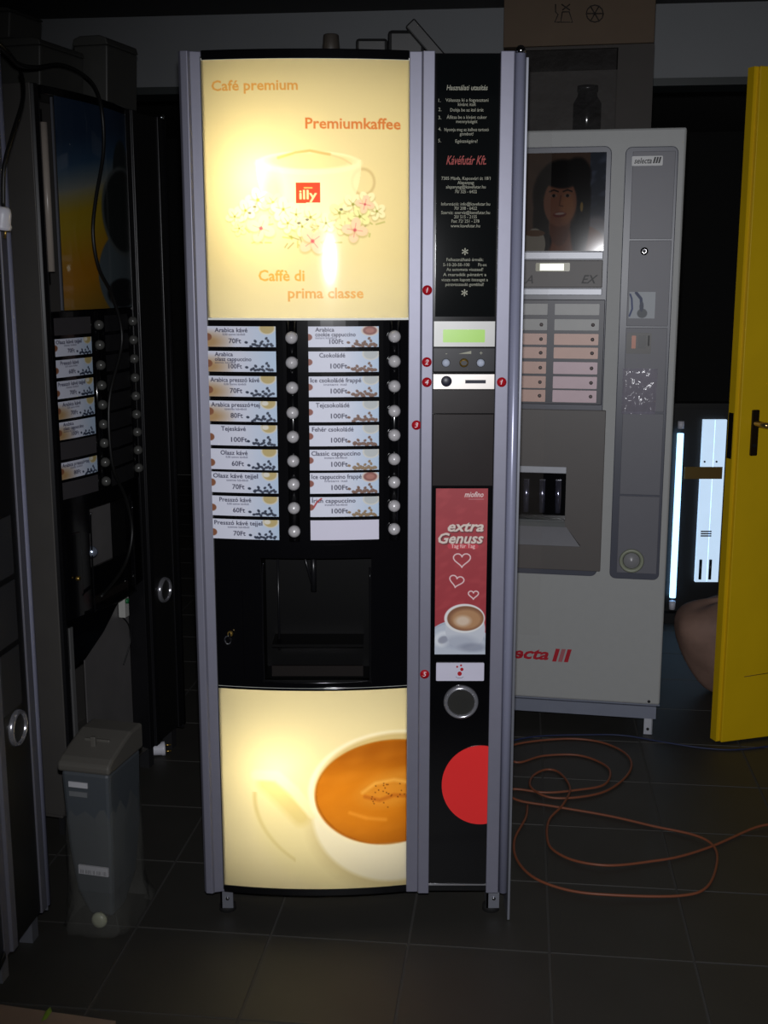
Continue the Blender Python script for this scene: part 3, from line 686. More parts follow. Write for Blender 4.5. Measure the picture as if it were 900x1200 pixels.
# yellow door, open into the room
th = R(17); dw = .85; fe = G(845, 873)
door = empty('door_1', (fe.x, fe.y, 0), th); door['kind'] = 'structure'
YEL = mat('yellow_paint', (.84, .69, .05), .38, 0, .10, 7, bump=.06)
leaf = MB().box(0, 0, .008, dw, .042, 1.965).build('door_leaf', YEL, door, .002)
MB().box(-.012, .012, .008, .0, .042, 1.965).build('rebate', YEL, door)
def dl(px, py):
    p = onplane(px, py, fe, Vector((math.sin(th), -math.cos(th), 0))) - fe
    return p.x*math.cos(th) + p.y*math.sin(th), p.z
hx, hz0 = dl(878, 534); hx2, hz1 = dl(889, 480)
bp = MB().prism_y(rrect(hx, hz0, hx2, hz1, .003), -.006, 0).build('handle_plate', mat('bronze_plate', (.18, .14, .09), .35, .6), door)
hc = (hx+hx2)/2; hz = dl(884, 496)[1]
MB().tube(smooth_path([(hc, -.005, hz), (hc, -.045, hz), (hc+.012, -.055, hz-.002), (hc+.06, -.055, hz-.012), (hc+.12, -.055, hz-.014)], 5), .009, 12).build('door_handle', mat('worn_brass', (.72, .62, .42), .25, .9), door)
MB().tube([(hc, -.008, hz0+.03), (hc, -.004, hz0+.03)], .006, 12).build('keyhole', BLACKM, door)
MB().box(-.0135, .016, hz0-.01, -.0115, .038, hz1-.01).build('lock_strike', mat('dark_strike', (.10, .08, .05), .5, .5), door)
sx, sz = dl(872, 793); q = MB().tube([(sx, -.0008, sz), (sx+.10, -.0008, sz+.004)], .0012, 5); q.build('scratch', mat('scratch', (.35, .27, .05), .6), door)

# ------------------------------------------------------------------ second (grey) machine
YA = R(-10.5); rc = G(770, 862); uw = .70
u_ = Vector((math.cos(YA), math.sin(YA), 0)); nrm = Vector((math.sin(YA), -math.cos(YA), 0)); org = Vector((rc.x, rc.y, 0)) - u_*uw*.995
g2 = empty('drinks_machine', org, YA)
tag(g2, 'pale grey drinks vending machine with woman portrait panel, standing behind the lit one', 'vending machine')
def Q(px, py):
    p = onplane(px, py, org, nrm) - org; return p.dot(u_), p.z
PALE = mat('pale_grey_enamel', (.66, .665, .66), .5, 0, .04, 40)
FRM = mat('slate_frame', (.30, .31, .36), .35, 0, .05)
MID = mat('mid_grey_panel', (.42, .42, .45), .45, 0, .04)
BRN = mat('taupe_panel', (.36, .34, .33), .45, 0, .05)
LIGHTG = mat('light_grey_trim', (.72, .73, .76), .35, .1)
ztop = Q(800, 149)[1]; zlow = Q(700, 822)[1]
MB().box(0, 0, zlow, uw, .62, ztop).build('cabinet', PALE, g2, .006)
MB().box(0, .004, zlow-.004, uw, .10, zlow).box(0, -.002, zlow-.045, uw-.01, .02, zlow-.006).build('base_rail', mat('base_rail', (.50, .52, .58), .4, .1), g2)
for x in (.02, uw-.045):
    lg = MB().box(x, .0, .002, x+.026, .004, zlow-.01).box(x+.022, .0, .002, x+.026, .05, zlow-.01).build('foot_bracket', LIGHTG, g2)
    for z in (.02, .11): MB().lathe([(.0045, 0), (.0045, .002), (0, .002)], (x+.012, -.0005, z), 'y', 12).build('screw', BLACKM, lg)
for x in (.02, uw-.05): MB().box(x, .56, 0, x+.03, .59, zlow).build('rear_foot', CAB, g2)
def RR(name, px0, py0, px1, py1, m, r=.004, y0=-.004, y1=0, parent=g2, u0=None, bev=0):
    pm = (py0+py1)/2; a = Q(px0, pm)[0] if u0 is None else u0; b = Q(px1, pm)[0]
    return MB().prism_y(rrect(a, Q(px0, py1)[1], b, Q(px1, py0)[1], r), y0, y1).build(name, m, parent, bev)
UL = .055
def vrect(name, uR, pyt, pyb, m, r, y0, uL=UL, parent=g2):     # between hidden left edge and a right edge given at two rows
    return MB().prism_y(rrect(uL, Q(680, pyb)[1], uR, Q(680, pyt)[1], r), y0, 0).build(name, m, parent, .002)
uR = Q(717, 180)[0]
vrect('left_frame', uR, 172, 674, FRM, .02, -.008)
# portrait
uP = Q(709, 240)[0]; zp0, zp1 = Q(680, 294)[1], Q(680, 179)[1]
def portrait():
    cv = Canvas(0, 0, 200, 120, 1.3, (.30, .23, .19)); cv.X = cv.X - 16; X, Y = cv.X, cv.Y
    cv.blend(np.clip(vnoise(X, Y, 12, 4), 0, 1)*.3, (.18, .15, .13))
    X = cv.X; r = X > 162; cv.blend(r*1., (.20, .22, .26)); n = vnoise(X, Y, 4, 9); cv.blend(np.clip(n*1.5, 0, 1)*r*.6, (.33, .36, .44))
    cv.ell(172, 118, 30, 40, (.42, .40, .42), soft=.15)                     # pale top
    cv.ell(138, 112, 48, 26, (.45, .27, .18), soft=.1)                      # shoulder
    hair = (.06, .05, .05)
    cv.ell(124, 52, 40, 44, hair, soft=.1); cv.ell(150, 70, 14, 60, hair, soft=.2); cv.ell(100, 80, 15, 46, hair, soft=.2); cv.ell(144, 28, 20, 22, hair, soft=.2)
    cv.ell(122, 88, 15, 26, (.36, .22, .16), soft=.15)                      # neck
    cv.ell(122, 60, 23, 30, (.44, .28, .21), soft=.1)                       # face
    cv.ell(133, 68, 10, 18, (.56, .37, .24), soft=.8, a=.7)
    cv.ell(120, 30, 25, 13, hair, soft=.2, ang=8)
    for ex in (113, 132):
        cv.stroke([(ex-6, 47), (ex, 45), (ex+6, 47)], 1.8, (.10, .06, .05)); cv.ell(ex, 52, 4.5, 1.9, (.45, .38, .34), soft=.4, a=.8); cv.ell(ex, 52, 2.3, 2.0, (.05, .04, .04), soft=.3)
    cv.stroke([(123, 52), (121, 64), (126, 65)], 1.6, (.32, .19, .14), soft=1)
    cv.ell(122, 75, 9, 3.4, (.36, .14, .12), soft=.3, ang=-4); cv.ell(122, 74, 7, 1.5, (.58, .50, .46), soft=.5, ang=-4)
    cv.ell(152, 66, 2, 6, (.5, .4, .2), soft=.3)
    cv.ell(88, 112, 15, 20, (.55, .52, .47), soft=.06); cv.ell(88, 98, 14, 4, (.35, .24, .16), soft=.1)   # cup she holds
    cv.C = cv.C * .8
    return cv
pc = portrait(); UP0 = UL+.012
pp = pc.build('portrait_panel', lambda u, Y: (UP0+(uP-UP0)*u, np.full_like(u, -.0095), zp1+(zp0-zp1)*Y/120.), mat('portrait_print', attr=True, rough=.07, var=.03, spec=.5), g2)
pp['label'] = 'dim printed portrait of a smiling dark-haired woman with a cup'
vrect('trim_strip', uP, 295, 304, LIGHTG, .002, -.012, UP0)
vrect('control_band', uP, 305, 337, BRN, .002, -.010, UP0)
RR('display', 633, 309, 661, 317, mat('bright_display', (.95, .97, .9), .4, emit=1.0), .001, -.013, -.0102)
RR('display_surround', 628, 308, 668, 318, mat('amber_window', (.45, .42, .05), .3), .004, -.0125, -.0102)
lettering(g2, [('EX', Q(691, 333)[0], Q(691, 332)[1], .034, 'c', .015, .35), ('A', Q(620, 333)[0], Q(620, 332)[1], .034, 'c', .015, .35)], mat('black_ink', (.12, .12, .12), .5), -.0105)
vrect('trim_strip', uP, 338, 346, LIGHTG, .002, -.012, UP0)
vrect('button_panel', Q(707, 420)[0], 351, 474, mat('slate_dark', (.21, .21, .25), .4), .003, -.012, UP0)
rows = [(356,369),(374,387),(391,404),(407,420),(424,438),(441,455),(457,471)]
cw = Q(703, 363)[0] - Q(651, 363)[0]; uA = Q(650.5, 363)[0]; gap = Q(651, 363)[0]-Q(642.5, 363)[0]
for k, (a, b) in enumerate(rows):
    for s_ in (0, 1):
        uu = uA if s_ else uA - gap - cw
        c1 = {0: (.66, .66, .65), 1: (.66, .66, .66)}.get(k, (.88, .72, .66) if (k in (2, 3)) or not s_ else (.88, .77, .80))
        cmn = mat('strip_%d_%d' % (k > 1, (k in (2, 3)) or not s_), c1, .4, 0, .08, 30)
        lb = MB().prism_y(rrect(uu, Q(680, b)[1], uu+cw, Q(680, a)[1], .002), -.016, -.011).build('selection_button', cmn, g2)
        if k: MB().lathe([(0, .0015), (.004, .0015), (.0055, 0)], (uu+cw-.017, -.016, (Q(680, a)[1]+Q(680, b)[1])/2), 'y', 14).build('press_dot', mat('dot_grey', (.40, .36, .36), .4), lb)
vrect('lower_panel', Q(707, 570)[0], 480, 668, BRN, .004, -.011, UP0)
# niche
n0, n1 = UP0+.1, Q(663, 580)[0]; zn0, zn1 = Q(640, 616)[1], Q(640, 546)[1]
MB().box(n0, -.013, zn1-.02, n1, -.010, zn1).build('niche_lip', LIGHTG, g2, .002)
MB().box(n0, -.013, zn0+.024, n1, -.0105, zn1-.02).build('niche_recess', BLACK, g2)
q = MB()
for k in range(6): q.lathe([(.0095, 0), (.0095, .10)], (n1-.022-k*.048, -.017, zn0+.045), 'z', 14)
q.build('nozzle', mat('nozzle_chrome', (.6, .6, .7), .15, .9), g2)
MB().box(n0, -.05, zn0+.022, n1, -.0105, zn0+.028).box(n0, -.014, zn0, n1, -.0105, zn0+.024).build('cup_grid', mat('grid_grey', (.36, .37, .37), .4, .2), g2)
zt0 = Q(660, 637)[1]; ut = Q(680, 636)[0]
MB().add([(n0, -.012, zn0), (n1+.005, -.012, zn0), (ut, -.035, zt0), (n0, -.035, zt0), (n0, -.011, zt0), (ut, -.011, zt0)], [(0,3,2,1), (3,4,5,2), (1,2,5)]).build('drip_tray', mat('tray_grey', (.44, .44, .46), .35, .1), g2)
# right section
MB().prism_y(rrect(Q(733, 180)[0], Q(740, 678)[1], Q(795, 180)[0], Q(760, 172)[1], .018), -.008, 0).build('right_frame', FRM, g2, .002)
ra, rb = Q(737, 300)[0], Q(786, 300)[0]
for a, b in ((178, 280), (282, 382), (384, 482), (484, 579), (581, 671)):
    MB().box(ra, -.0115, Q(750, b)[1], rb, -.008, Q(750, a)[1]).build('front_plate', MID, g2, .001)
bd = RR('badge', 740.5, 183, 776.5, 195, mat('badge_white', (.80, .80, .80), .4), .003, -.0135, -.0115)
b0 = Q(743, 193); b1 = Q(774, 193); bw = b1[0]-b0[0]
BL = mat('badge_ink', (.06, .06, .07), .5)
lettering(bd, [('selecta', b0[0], b0[1]+.002, .022, 'l', .018, .3, bw*.66)], BL, -.0140)
def bars(parent, x, z, h, w_, m, y, cols=None):
    for k in range(3):
        xx = x + k*w_*1.45; q = MB().prism_y([(xx, z), (xx+w_, z), (xx+w_+h*.25, z+h), (xx+h*.25, z+h)], y-.0006, y); q.build('logo_bar', m if not cols else cols[k], parent)
bars(bd, b0[0]+bw*.70, b0[1]+.002, .017, .005, BL, -.0136)
lk = Q(755, 294.5); l_ = MB().lathe([(.011, 0), (.011, .004), (.008, .007), (0, .007)], (lk[0], -.0115, lk[1]), 'y', 22).build('lock', BLACKM, g2)
MB().lathe([(.0075, 0), (.0075, .002), (.0055, .002), (0, .001)], (lk[0], -.0185, lk[1]), 'y', 18).build('lock_core', CHROME, l_)
cs = Canvas(0, 0, 31, 31, 2.5, (.70, .72, .74)); bl = (.12, .20, .42)
cs.stroke([(1, 28), (4, 20), (3, 8), (1, 3)], 2, bl); cs.stroke([(8, 1), (14, 8), (15, 18)], 3.4, (.14, .2, .36)); cs.ell(16, 25, 6, 5.5, (.36, .38, .40), soft=.15); cs.ell(15, 17, 2.5, 6, (.25, .28, .36), soft=.2)
c0, c1 = Q(737, 358)[0], Q(767.5, 358)[0]; zz0, zz1 = Q(750, 373)[1], Q(750, 342)[1]
cs.build('picture_sticker', lambda u, Y: (c0+(c1-c0)*u, np.full_like(u, -.0122), zz1+(zz0-zz1)*Y/31.), PRINT, g2)['label'] = 'small white sticker with blue strokes'
cn = RR('coin_mechanism', 734, 390, 763, 414, mat('coin_mech', (.27, .26, .25), .4), .003, -.015, -.0115)
RR('amber_slot', 740, 393, 745, 408, mat('amber_plastic', (.72, .34, .08), .35), .002, -.017, -.015, cn)
RR('reject_lever', 748, 393, 757, 408, mat('lever', (.2, .2, .2), .4), .002, -.018, -.015, cn)
RR('coin_slot', 759, 393, 761, 405, BLACKM, .0005, -.0175, -.015, cn)
# plastic wrapped return pocket
pk = RR('wrapped_pocket', 730, 433, 768, 481, mat('pocket_dark', (.20, .19, .21), .3), .004, -.022, -.0115)
v = []; f = []; rs = random.Random(5); A0, A1 = Q(729, 457)[0], Q(769, 457)[0]; C0, C1 = Q(750, 484)[1], Q(750, 431)[1]
nn = 16
for j in range(nn+1):
    for i in range(nn+1): v.append((A0+(A1-A0)*i/nn+rs.uniform(-.001, .001), -.026 - rs.uniform(0, .009)*(0 < i < nn), C0+(C1-C0)*j/nn))
for j in range(nn):
    for i in range(nn): a = j*(nn+1)+i; f.append((a, a+1, a+nn+2, a+nn+1))
MB().add(v, f, True).build('plastic_wrap', film('crinkled_film', (.75, .72, .8), .35, .12), pk)
cr_ = Q(740, 656)
rg = MB().lathe([(.026, .0), (.033, .0), (.037, .004), (.034, .008), (.027, .006), (.026, 0)], (cr_[0], -.0115, cr_[1]), 'y', 36).build('return_ring', mat('ivory_ring', (.58, .60, .52), .4), g2)
MB().lathe([(0, .012), (.012, .010), (.022, .004), (.0265, 0)], (cr_[0], -.0115, cr_[1]), 'y', 28).build('return_dome', mat('dome_grey', (.55, .55, .56), .3), g2)
RL = mat('red_logo', (.72, .08, .16), .4); RL2 = mat('pink_logo', (.70, .40, .42), .4)
t1 = Q(643, 773); t0 = Q(573, 773); lettering(g2, [('selecta', t1[0], t1[1], .052, 'r', .03, .3, t1[0]-t0[0])], RL, -.0008)
b_ = Q(647, 775); bars(g2, b_[0], b_[1], .042, .0125, RL, -.0002, [RL, RL2, RL])
MB().add([(Q(641.5, 400)[0]-.09, -.028, Q(640, 742)[1]), (Q(641.5, 400)[0], -.028, Q(640, 742)[1]), (Q(641.5, 400)[0], -.028, ztop-.005), (Q(641.5, 400)[0]-.09, -.028, ztop-.005)], [(0, 1, 2, 3)]).build('protective_film', film('clear_film', (.7, .66, .62), .04, .5, 0), g2)

# cartons on the grey machine
CARD = mat('brown_cardboard', (.34, .28, .22), .8, 0, .12, 12)
def TP(px, py, off):        # point on plane parallel to machine front, pushed back by off
    p = onplane(px, py, org - nrm*off, nrm) - org; return p.dot(u_), p.z
a0 = TP(606, 100, .12)[0]; a1 = TP(765, 100, .12)[0]; zA = TP(700, 53, .12)[1]
cb = empty('open_carton', org + u_*a0 - nrm*.12 + Vector((0, 0, ztop)), YA)
tag(cb, 'dark film-wrapped display carton lying on the pale grey vending machine', 'box')
hh = zA - ztop; ww = a1-a0
q = MB(); q.box(0, 0, .001, ww, .40, .008); q.box(0, 0, hh-.008, ww, .40, hh); q.box(0, 0, 0.008, .01, .40, hh-.008); q.box(ww-.01, 0, .008, ww, .4, hh-.008); q.box(.01, .39, .008, ww-.01, .4, hh-.008)
q.box(ww*.74, .0, .008, ww-.01, .006, hh-.008); q.build('carton_shell', mat('dark_carton', (.20, .18, .165), .7, 0, .15, 10), cb)
MB().box(.012, .002, .01, ww*.73, .003, hh-.01).build('window_film', film('smoky_film', (.30, .28, .27), .07, .5), cb)
jar = empty('glass_jar', org + u_*(a0+ww*.52) - nrm*.22 + Vector((0, 0, ztop+.009)), YA)
tag(jar, 'dark glass jar behind the film window of the display carton', 'jar')
MB().lathe([(.035, 0), (.042, .01), (.042, .09), (.03, .11), (.028, .125)], n=20).build('glass', BLACK, jar); MB().lathe([(.031, .125), (.031, .14), (0, .14)], n=20).build('lid', SILVERD, jar)
c0_, c1_ = TP(590, 40, .11)[0], TP(767, 40, .11)[0]
ct = empty('cardboard_box', org + u_*c0_ - nrm*.11 + Vector((0, 0, zA+.001)), YA)
tag(ct, 'brown cardboard box printed with handling symbols, topmost on the grey machine', 'box')
wc = c1_-c0_; MB().box(0, 0, 0, wc, .38, .17).build('carton', CARD, ct, .002)
MB().box(wc*.0, -.001, .1699, wc, .38, .171).build('tape', mat('parcel_tape', (.40, .34, .24), .3), ct)
inkm = mat('print_black', (.12, .10, .09), .8)
def cp_(px, py): p = onplane(px, py, org - nrm*.11, nrm) - org; return p.dot(u_) - c0_, p.z - zA - .001
q = MB()
def seg(pts, r=.0018): q.tube([(cp_(*p)[0], -.0006, cp_(*p)[1]) for p in pts], r, 5)
seg([(651, 5), (651, 14), (654, 17), (650, 26), (656, 26)]); seg([(658, 5), (668, 12)]); seg([(668, 5), (659, 12)])
seg([(659, 14), (667, 14), (671, 26), (657, 26), (659, 14)])
seg([(697+10*math.cos(R(30*k)), 16+10*math.sin(R(30*k))) for k in range(13)])
for k in range(6): seg([(697, 16), (697+9*math.cos(R(60*k)), 16+9*math.sin(R(60*k)))])
q.build('printed_symbol', inkm, ct)

# ------------------------------------------------------------------ things on top of the lit machine
ztm = Z(60) - .0105
dk = mat('dark_plastic', (.05, .05, .055), .5)
def top(px): return W(px, 58, 2.60).x
q = MB().lathe([(.021, 0), (.016, .072), (.014, .074), (0, .074)], n=20); o = q.build('plastic_cup', mat('dull_cup', (.22, .20, .18), .5)); o.location = (top(388), 2.60, ztm)
tag(o, 'small upturned cup standing on top of the lit machine', 'cup')
o = MB().prism_z([(-.034,-.05),(.03,-.05),(.036,.05),(-.036,.05)], 0, .058).build('flat_case', dk, None, .006); o.location = (top(437), 2.60, ztm)
tag(o, 'low flat black case on top of the lit machine beside the cup', 'case')
o = MB().box(-.038, -.05, 0, .038, .05, .080).build('black_box', dk, None, .008); o.location = (top(476), 2.63, ztm)
tag(o, 'small black box on top of the lit machine behind the slanting bar', 'box')
p0, p1 = Vector((top(519), 2.555, ztm+.012)), W(480, 27, 2.555); d_ = (p1-p0); L_ = d_.length
o = MB().box(0, -.01, -.012, L_, .01, .012).build('slanting_bar', dk, None, .003); o.location = p0; o.rotation_euler = (0, -math.atan2(d_.z, d_.x), 0)
tag(o, 'flat black bar leaning slantwise on top of the lit machine', 'bar')

# ------------------------------------------------------------------ plastic hoppers on the stripped machine
HOP = mat('smoky_plastic', (.25, .25, .24), .45, 0, .06, 8)
ztop3 = Z(60) + .003
def hopper(loc, w_, d, h, rz, label, grp='plastic hoppers on the stripped machine'):
    r = empty('plastic_hopper', loc, rz); tag(r, label, 'hopper', grp)
    MB().prism_y([(.006, 0), (w_-.006, 0), (w_, h*.8), (w_, h*.86), (0, h*.86), (0, h*.8)], 0, d).build('body', HOP, r, .004)
    MB().prism_y([(-.003, h*.86), (w_+.003, h*.86), (w_-.002, h*.96), (w_-.02, h), (.02, h), (.002, h*.96)], -.003, d+.003).build('lid', HOP, r, .003)
    return r
pA = Vector((-1.02, 3.03, ztop3))
hopper(pA, .22, .20, .125, R(-16), 'smoky plastic hopper lying lowest in the stack on the stripped machine')
hopper(pA + Vector((-.06, .04, .1305)), .20, .14, .07, R(-16), 'smoky plastic hopper topmost in the stack above the stripped machine')
hopper(Vector((-.785, 3.19, ztop3)), .095, .16, .165, R(-16), 'narrow smoky plastic hopper at the right end on the stripped machine')

# cable over the tops, hanging along the stripped machine
pts = [W(-12, 42, 2.25), W(8, 60, 2.3), W(22, 75, 2.45), W(42, 79, 2.72), W(70, 76, 2.86), W(95, 86, 2.93), on3(112, 104, .05), on3(120, 135, .045), on3(121, 180, .045), on3(112, 235, .045), on3(109, 275, .045), on3(116, 315, .045), on3(133, 350, .045), on3(143, 400, .045), on3(128, 470, .045), on3(132, 545, .045), on3(148, 585, .045), on3(155, 625, .045), on3(145, 665, .045), on3(118, 700, .045)]
o = MB().tube(smooth_path(pts, 6), .0045, 8).build('power_cable', mat('black_cable', (.06, .06, .06), .45)); tag(o, 'black cable draped over the machine tops and down the blue and ochre panel', 'cable')
pts = [W(24, 84, 2.43), W(27, 98, 2.40), W(26, 120, 2.33), W(14, 160, 2.27), W(5, 195, 2.24), W(4, 242, 2.24)]
pl = empty('hanging_plug', pts[-1]); tag(pl, 'white plug with brass pins hanging on a black cable at the left edge', 'plug')
o = MB().tube([p - pts[-1] for p in smooth_path(pts, 6)], .004, 8).build('cord', MATS['black_cable'], pl)
def plug(parent, M_):
    def tr(mb):
        mb.v = [tuple(M_ @ Vector(v)) for v in mb.v]; return mb
    tr(MB().lathe([(.008, 0), (.013, -.004), (.0155, -.012), (.0165, -.030), (.0185, -.034), (.0185, -.040)], n=22)).build('plug_body', WHITE, parent)
    tr(MB().lathe([(.0175, -.0398), (.015, -.0405), (0, -.0405)], n=22)).build('plug_face', BLACKM, parent)
    for s_ in (-1, 1): tr(MB().tube([(s_*.0085, 0, -.040), (s_*.0085, 0, -.056)], .0024, 8)).build('pin', GOLD, parent)
plug(pl, Matrix.Rotation(R(12), 4, 'Y') @ Matrix.Rotation(R(8), 4, 'X'))
# plug on the floor
pf = G(183, 886, .0); p2 = empty('floor_plug', pf); tag(p2, 'white plug lying on the dark tiles below the stripped machine', 'plug')
plug(p2, Matrix.Translation((-.02, 0, .0195)) @ Matrix.Rotation(R(-90), 4, 'Y') @ Matrix.Rotation(R(15), 4, 'X') @ Matrix.Scale(1.15, 4))
MB().tube(smooth_path([(-.02, 0, .0195), (-.05, -.004, .016), (-.09, .0, .006), (-.13, .06, .006)], 5), .004, 8).build('cord', MATS['black_cable'], p2)

# ------------------------------------------------------------------ canister in a plastic bag, lower left
cb_ = G(112, 1085); can = empty('water_canister', (cb_.x-.055, cb_.y-.01, 0), R(-14))
tag(can, 'smoky plastic canister with sloping lid and two labels, standing in a clear bag', 'canister')
CAN = mat('canister_plastic', (.27, .29, .31), .5, 0, .05, 9)
def ringz(w0, w1, d0, d1, z): return [(w0, d0, z), (w1, d0, z), (w1, d1, z), (w0, d1, z)]
secs = [ringz(.035, .090, .03, .09, .022), ringz(.018, .103, .01, .13, .09), ringz(.006, .109, .004, .15, .20), ringz(0, .112, 0, .155, .37)]
v = [p for s_ in secs for p in s_]; f = [(3, 2, 1, 0)]
for k in range(3):
    for i in range(4): j = (i+1) % 4; f.append((k*4+i, k*4+j, k*4+4+j, k*4+4+i))
f.append((12, 13, 14, 15)); MB().add(v, f).build('body', CAN, can, .008)
LID = mat('lid_plastic', (.34, .33, .31), .45, 0, .05, 9)
xs0, xs1 = -.005, .117
prof = [(-.006, .37), (-.006, .389), (.012, .400), (.075, .420), (.105, .428), (.161, .428), (.161, .37)]
v = [(xs0, a, b) for a, b in prof] + [(xs1, a, b) for a, b in prof]; n_ = len(prof)
f = [tuple(range(n_)), tuple(range(n_, 2*n_))[::-1]] + [(i, n_+i, n_+(i+1) % n_, (i+1) % n_) for i in range(n_)]
MB().add(v, [x[::-1] for x in f]).build('lid', LID, can, .006)
q = MB(); q.box(.025, .062, .412, .085, .070, .421); q.box(.048, .045, .406, .060, .055, .432); q.build('lid_catch', LID, can, .002)
MB().box(.018, -.002, .335, .062, .001, .347).build('paper_label', mat('label_paper', (.72, .72, .74), .6), can)
MB().box(.018, -.0015, .314, .060, .001, .325).build('worn_label', mat('worn_label', (.42, .43, .44), .6), can)
lb = MB().box(.030, -.0005, .135, .100, .004, .155).build('printed_label', mat('label_paper', (.72, .72, .74), .6), can)
lettering(lb, [('||| ||||| || |||| |||', .065, .139, .010, 'c', 0, 0, .06)], inkm, -.0011)
MB().lathe([(.017, 0), (.018, .006), (.015, .012), (.006, .014), (0, .014)], (.070, .012, .026), 'y', 24).build('outlet_cap', mat('pale_cap', (.62, .63, .54), .4), can)
# bag
n = 36; rings = []; rs = random.Random(3)
levels = [(0.001, 1.22), (.02, 1.32), (.06, 1.12), (.10, 1.10), (.15, 1.10), (.21, 1.08), (.28, 1.06)]
v = []
for z, s_ in levels:
    for k in range(n):
        a = 2*math.pi*k/n; e = .6; cx, cy = .058, .075
        x = cx + .062*s_*abs(math.cos(a))**e*(1 if math.cos(a) > 0 else -1); y = cy + .082*s_*abs(math.sin(a))**e*(1 if math.sin(a) > 0 else -1)
        j_ = rs.uniform(-.004, .004) * (1.6 if z < .1 else .7); v.append((x+j_, y+j_, z + (rs.uniform(-.03, .03) if z > .25 else 0)))
f = []
for i in range(len(levels)-1):
    for k in range(n): k2 = (k+1) % n; f.append((i*n+k, i*n+k2, (i+1)*n+k2, (i+1)*n+k))
MB().add(v, f, True).build('plastic_bag', film('clear_bag', (.50, .50, .48), .18, .4), can)

# ------------------------------------------------------------------ cables on the floor
op = [(900,968),(876,974),(834,992),(796,1004),(760,1010),(712,1016),(676,1010),(648,996),(641,980),(644,960),(660,944),(668,924),(656,906),(640,902),(624,910),(622,924),(640,934),(672,935),(708,928),(732,912),(740,896),(728,880),(700,869),(660,866),(606,872),(588,884),(606,894),(636,886),(676,885),(704,894),(715,906),(708,920),(676,926),(640,929),(606,925),(590,928),(606,938),(648,945),(712,956),(764,968),(812,980),(836,992),(840,1012),(828,1040),(796,1050),(720,1051),(672,1045),(628,1030),(606,1008),(603,984),(616,960),(618,944)]
op = [(925, 964)] + op
pts = [G(a, b, .004) for a, b in op]
sp = smooth_path(pts, 6)
for i, p in enumerate(sp): p.z = .0045 + .004*max(0, math.sin(i*.21))**2
o = MB().tube(sp, .0034, 8).build('orange_cable', mat('orange_cable', (.48, .27, .18), .5)); tag(o, 'thin orange cable lying in loose loops on the dark tiles', 'cable')
sp = smooth_path([G(a, b, .003) for a, b in [(560,880),(620,864),(692,861),(732,862),(780,870),(828,877),(870,878),(930,870)]], 6)
o = MB().tube(sp, .0026, 6).build('blue_cable', mat('blue_cable', (.12, .16, .30), .5)); tag(o, 'thin dark blue cable running below the grey machine toward the yellow door', 'cable')

# ------------------------------------------------------------------ cardboard sheet and scrap in the near left corner
a = G(-3, 1182); b = G(136, 1202); d = (b-a).normalized(); nn_ = Vector((d.y, -d.x, 0))
sh = MB(); P = [a, b, b + nn_*.25, a + nn_*.25]
sh.add([(p.x, p.y, .001) for p in P] + [(p.x, p.y, .010) for p in P], [(0,1,2,3),(7,6,5,4),(0,4,5,1),(1,5,6,2),(2,6,7,3),(3,7,4,0)])
o = sh.build('cardboard_sheet', mat('pale_cardboard', (.50, .42, .36), .8, 0, .2, 14)); tag(o, 'flat brown cardboard sheet on the floor in the near left corner', 'cardboard')
p = G(55, 1190, .012); q = MB(); q.add([(-.006,-.02,0),(.004,-.015,.003),(.007,.01,.002),(.001,.022,.004),(-.006,.012,.001),(0,0,.009)], [(0,1,5),(1,2,5),(2,3,5),(3,4,5),(4,0,5)], True)
o = q.build('green_scrap', mat('green_leaf', (.42, .52, .16), .5)); o.location = p; tag(o, 'small yellow-green scrap on the edge of the cardboard sheet', 'scrap')

# ------------------------------------------------------------------ back room: lit case and sack
Yb = 4.75; base = W(820, 712, Yb)
lc = empty('lit_case', (base.x, Yb, 0)); tag(lc, 'upright case with a lit white tube and bright white panel, seen past the yellow door', 'light fixture')
def B(px, py): p = W(px, py, Yb); return p.x - base.x, p.z
q = MB(); xl_, xr_ = B(780, 600)[0], B(868, 600)[0]; zt_ = B(820, 478)[1]
q.box(xl_, .02, .04, xr_, .06, zt_+.01).box(xl_, -.02, .0, xr_, .06, .04).box(xl_, -.02, zt_, xr_, .06, zt_+.02); q.build('housing', BLACKM, lc)
xt = B(793, 600)[0]; z0_, z1_ = B(793, 700)[1], B(793, 508)[1]
MB().tube([(xt, 0, z0_), (xt, 0, z1_)], .013, 14).build('lit_tube', mat('lit_tube', (.62, .82, 1.), .4, 0, .02, emit=2.6), lc)
MB().tube([(xt, 0, z1_+.02), (xt, 0, z1_+.05)], .013, 12).tube([(xt, 0, z0_-.05), (xt, 0, z0_-.015)], .013, 12).build('tube_cap', WHITE, lc)
px0, px1 = B(819, 600)[0], B(846, 600)[0]
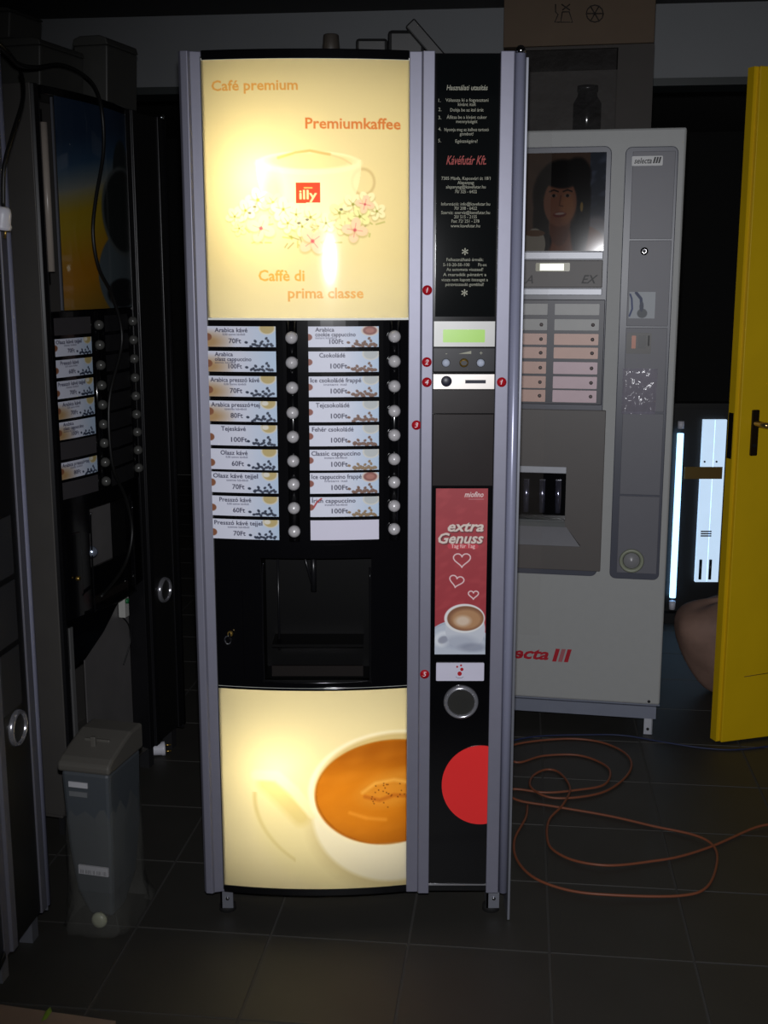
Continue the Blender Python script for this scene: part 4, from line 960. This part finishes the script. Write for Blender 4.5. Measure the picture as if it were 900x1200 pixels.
MB().box(px0, .0, B(830, 682)[1], (px0+px1)/2-.001, .02, B(830, 492)[1]).box((px0+px1)/2+.001, .0, B(830, 682)[1], px1, .02, B(830, 492)[1]).build('emissive_panel', mat('emissive_panel', (.80, .90, 1.), .4, 0, .05, emit=.75), lc)  # panel brightness is set as emission of its own
MB().box(B(802, 553)[0], -.006, B(820, 561)[1], B(846, 553)[0], -.001, B(820, 547)[1]).build('amber_strip', mat('amber_strip', (.46, .36, .16), .4), lc)
q = MB()
for k in range(3): q.box(px0+.012, -.003, B(830, 622+k*2.6)[1], px0+.055, 0, B(830, 623.4+k*2.6)[1])
q.build('vent_slot', BLACKM, lc)
for dx in (.015, .055): MB().tube([(px0+dx, -.012, B(830, 678)[1]), (px0+dx, -.012, B(830, 655)[1])], .006, 10).build('socket', SILVERD, lc)
for dx in (.012, .06): MB().lathe([(.004, 0), (.004, .003), (0, .003)], (px0+dx, 0, B(830, 541)[1]), 'y', 10).build('screw', BLACKM, lc)
# sack
sb = G(822, 829); sc0 = Vector((sb.x+.11, sb.y+.15, 0))
v = []; n = 32; rs = random.Random(9); lv = [(0, .03), (.008, .06), (.05, .10), (.12, .145), (.19, .175), (.25, .185), (.29, .165), (.31, .12), (.325, .06), (.33, .01)]
for z, r in lv:
    for k in range(n):
        a = 2*math.pi*k/n; rr = r*(1 + .05*math.sin(3*a+z*9) + .04*math.sin(7*a+z*30)); v.append((rr*math.cos(a), rr*.8*math.sin(a), z + .008*math.sin(5*a)*(z > .02)))
f = [tuple(range(n))[::-1], tuple(range((len(lv)-1)*n, len(lv)*n))]
for i in range(len(lv)-1):
    for k in range(n): k2 = (k+1) % n; f.append((i*n+k, i*n+k2, (i+1)*n+k2, (i+1)*n+k))
o = MB().add(v, f, True).build('paper_sack', mat('brown_sack', (.54, .43, .38), .75, 0, .5, 11, bump=.4)); o.location = sc0
o.modifiers.new('sub', 'SUBSURF').render_levels = 1
tag(o, 'bulging brown sack on the floor behind the yellow door', 'sack')
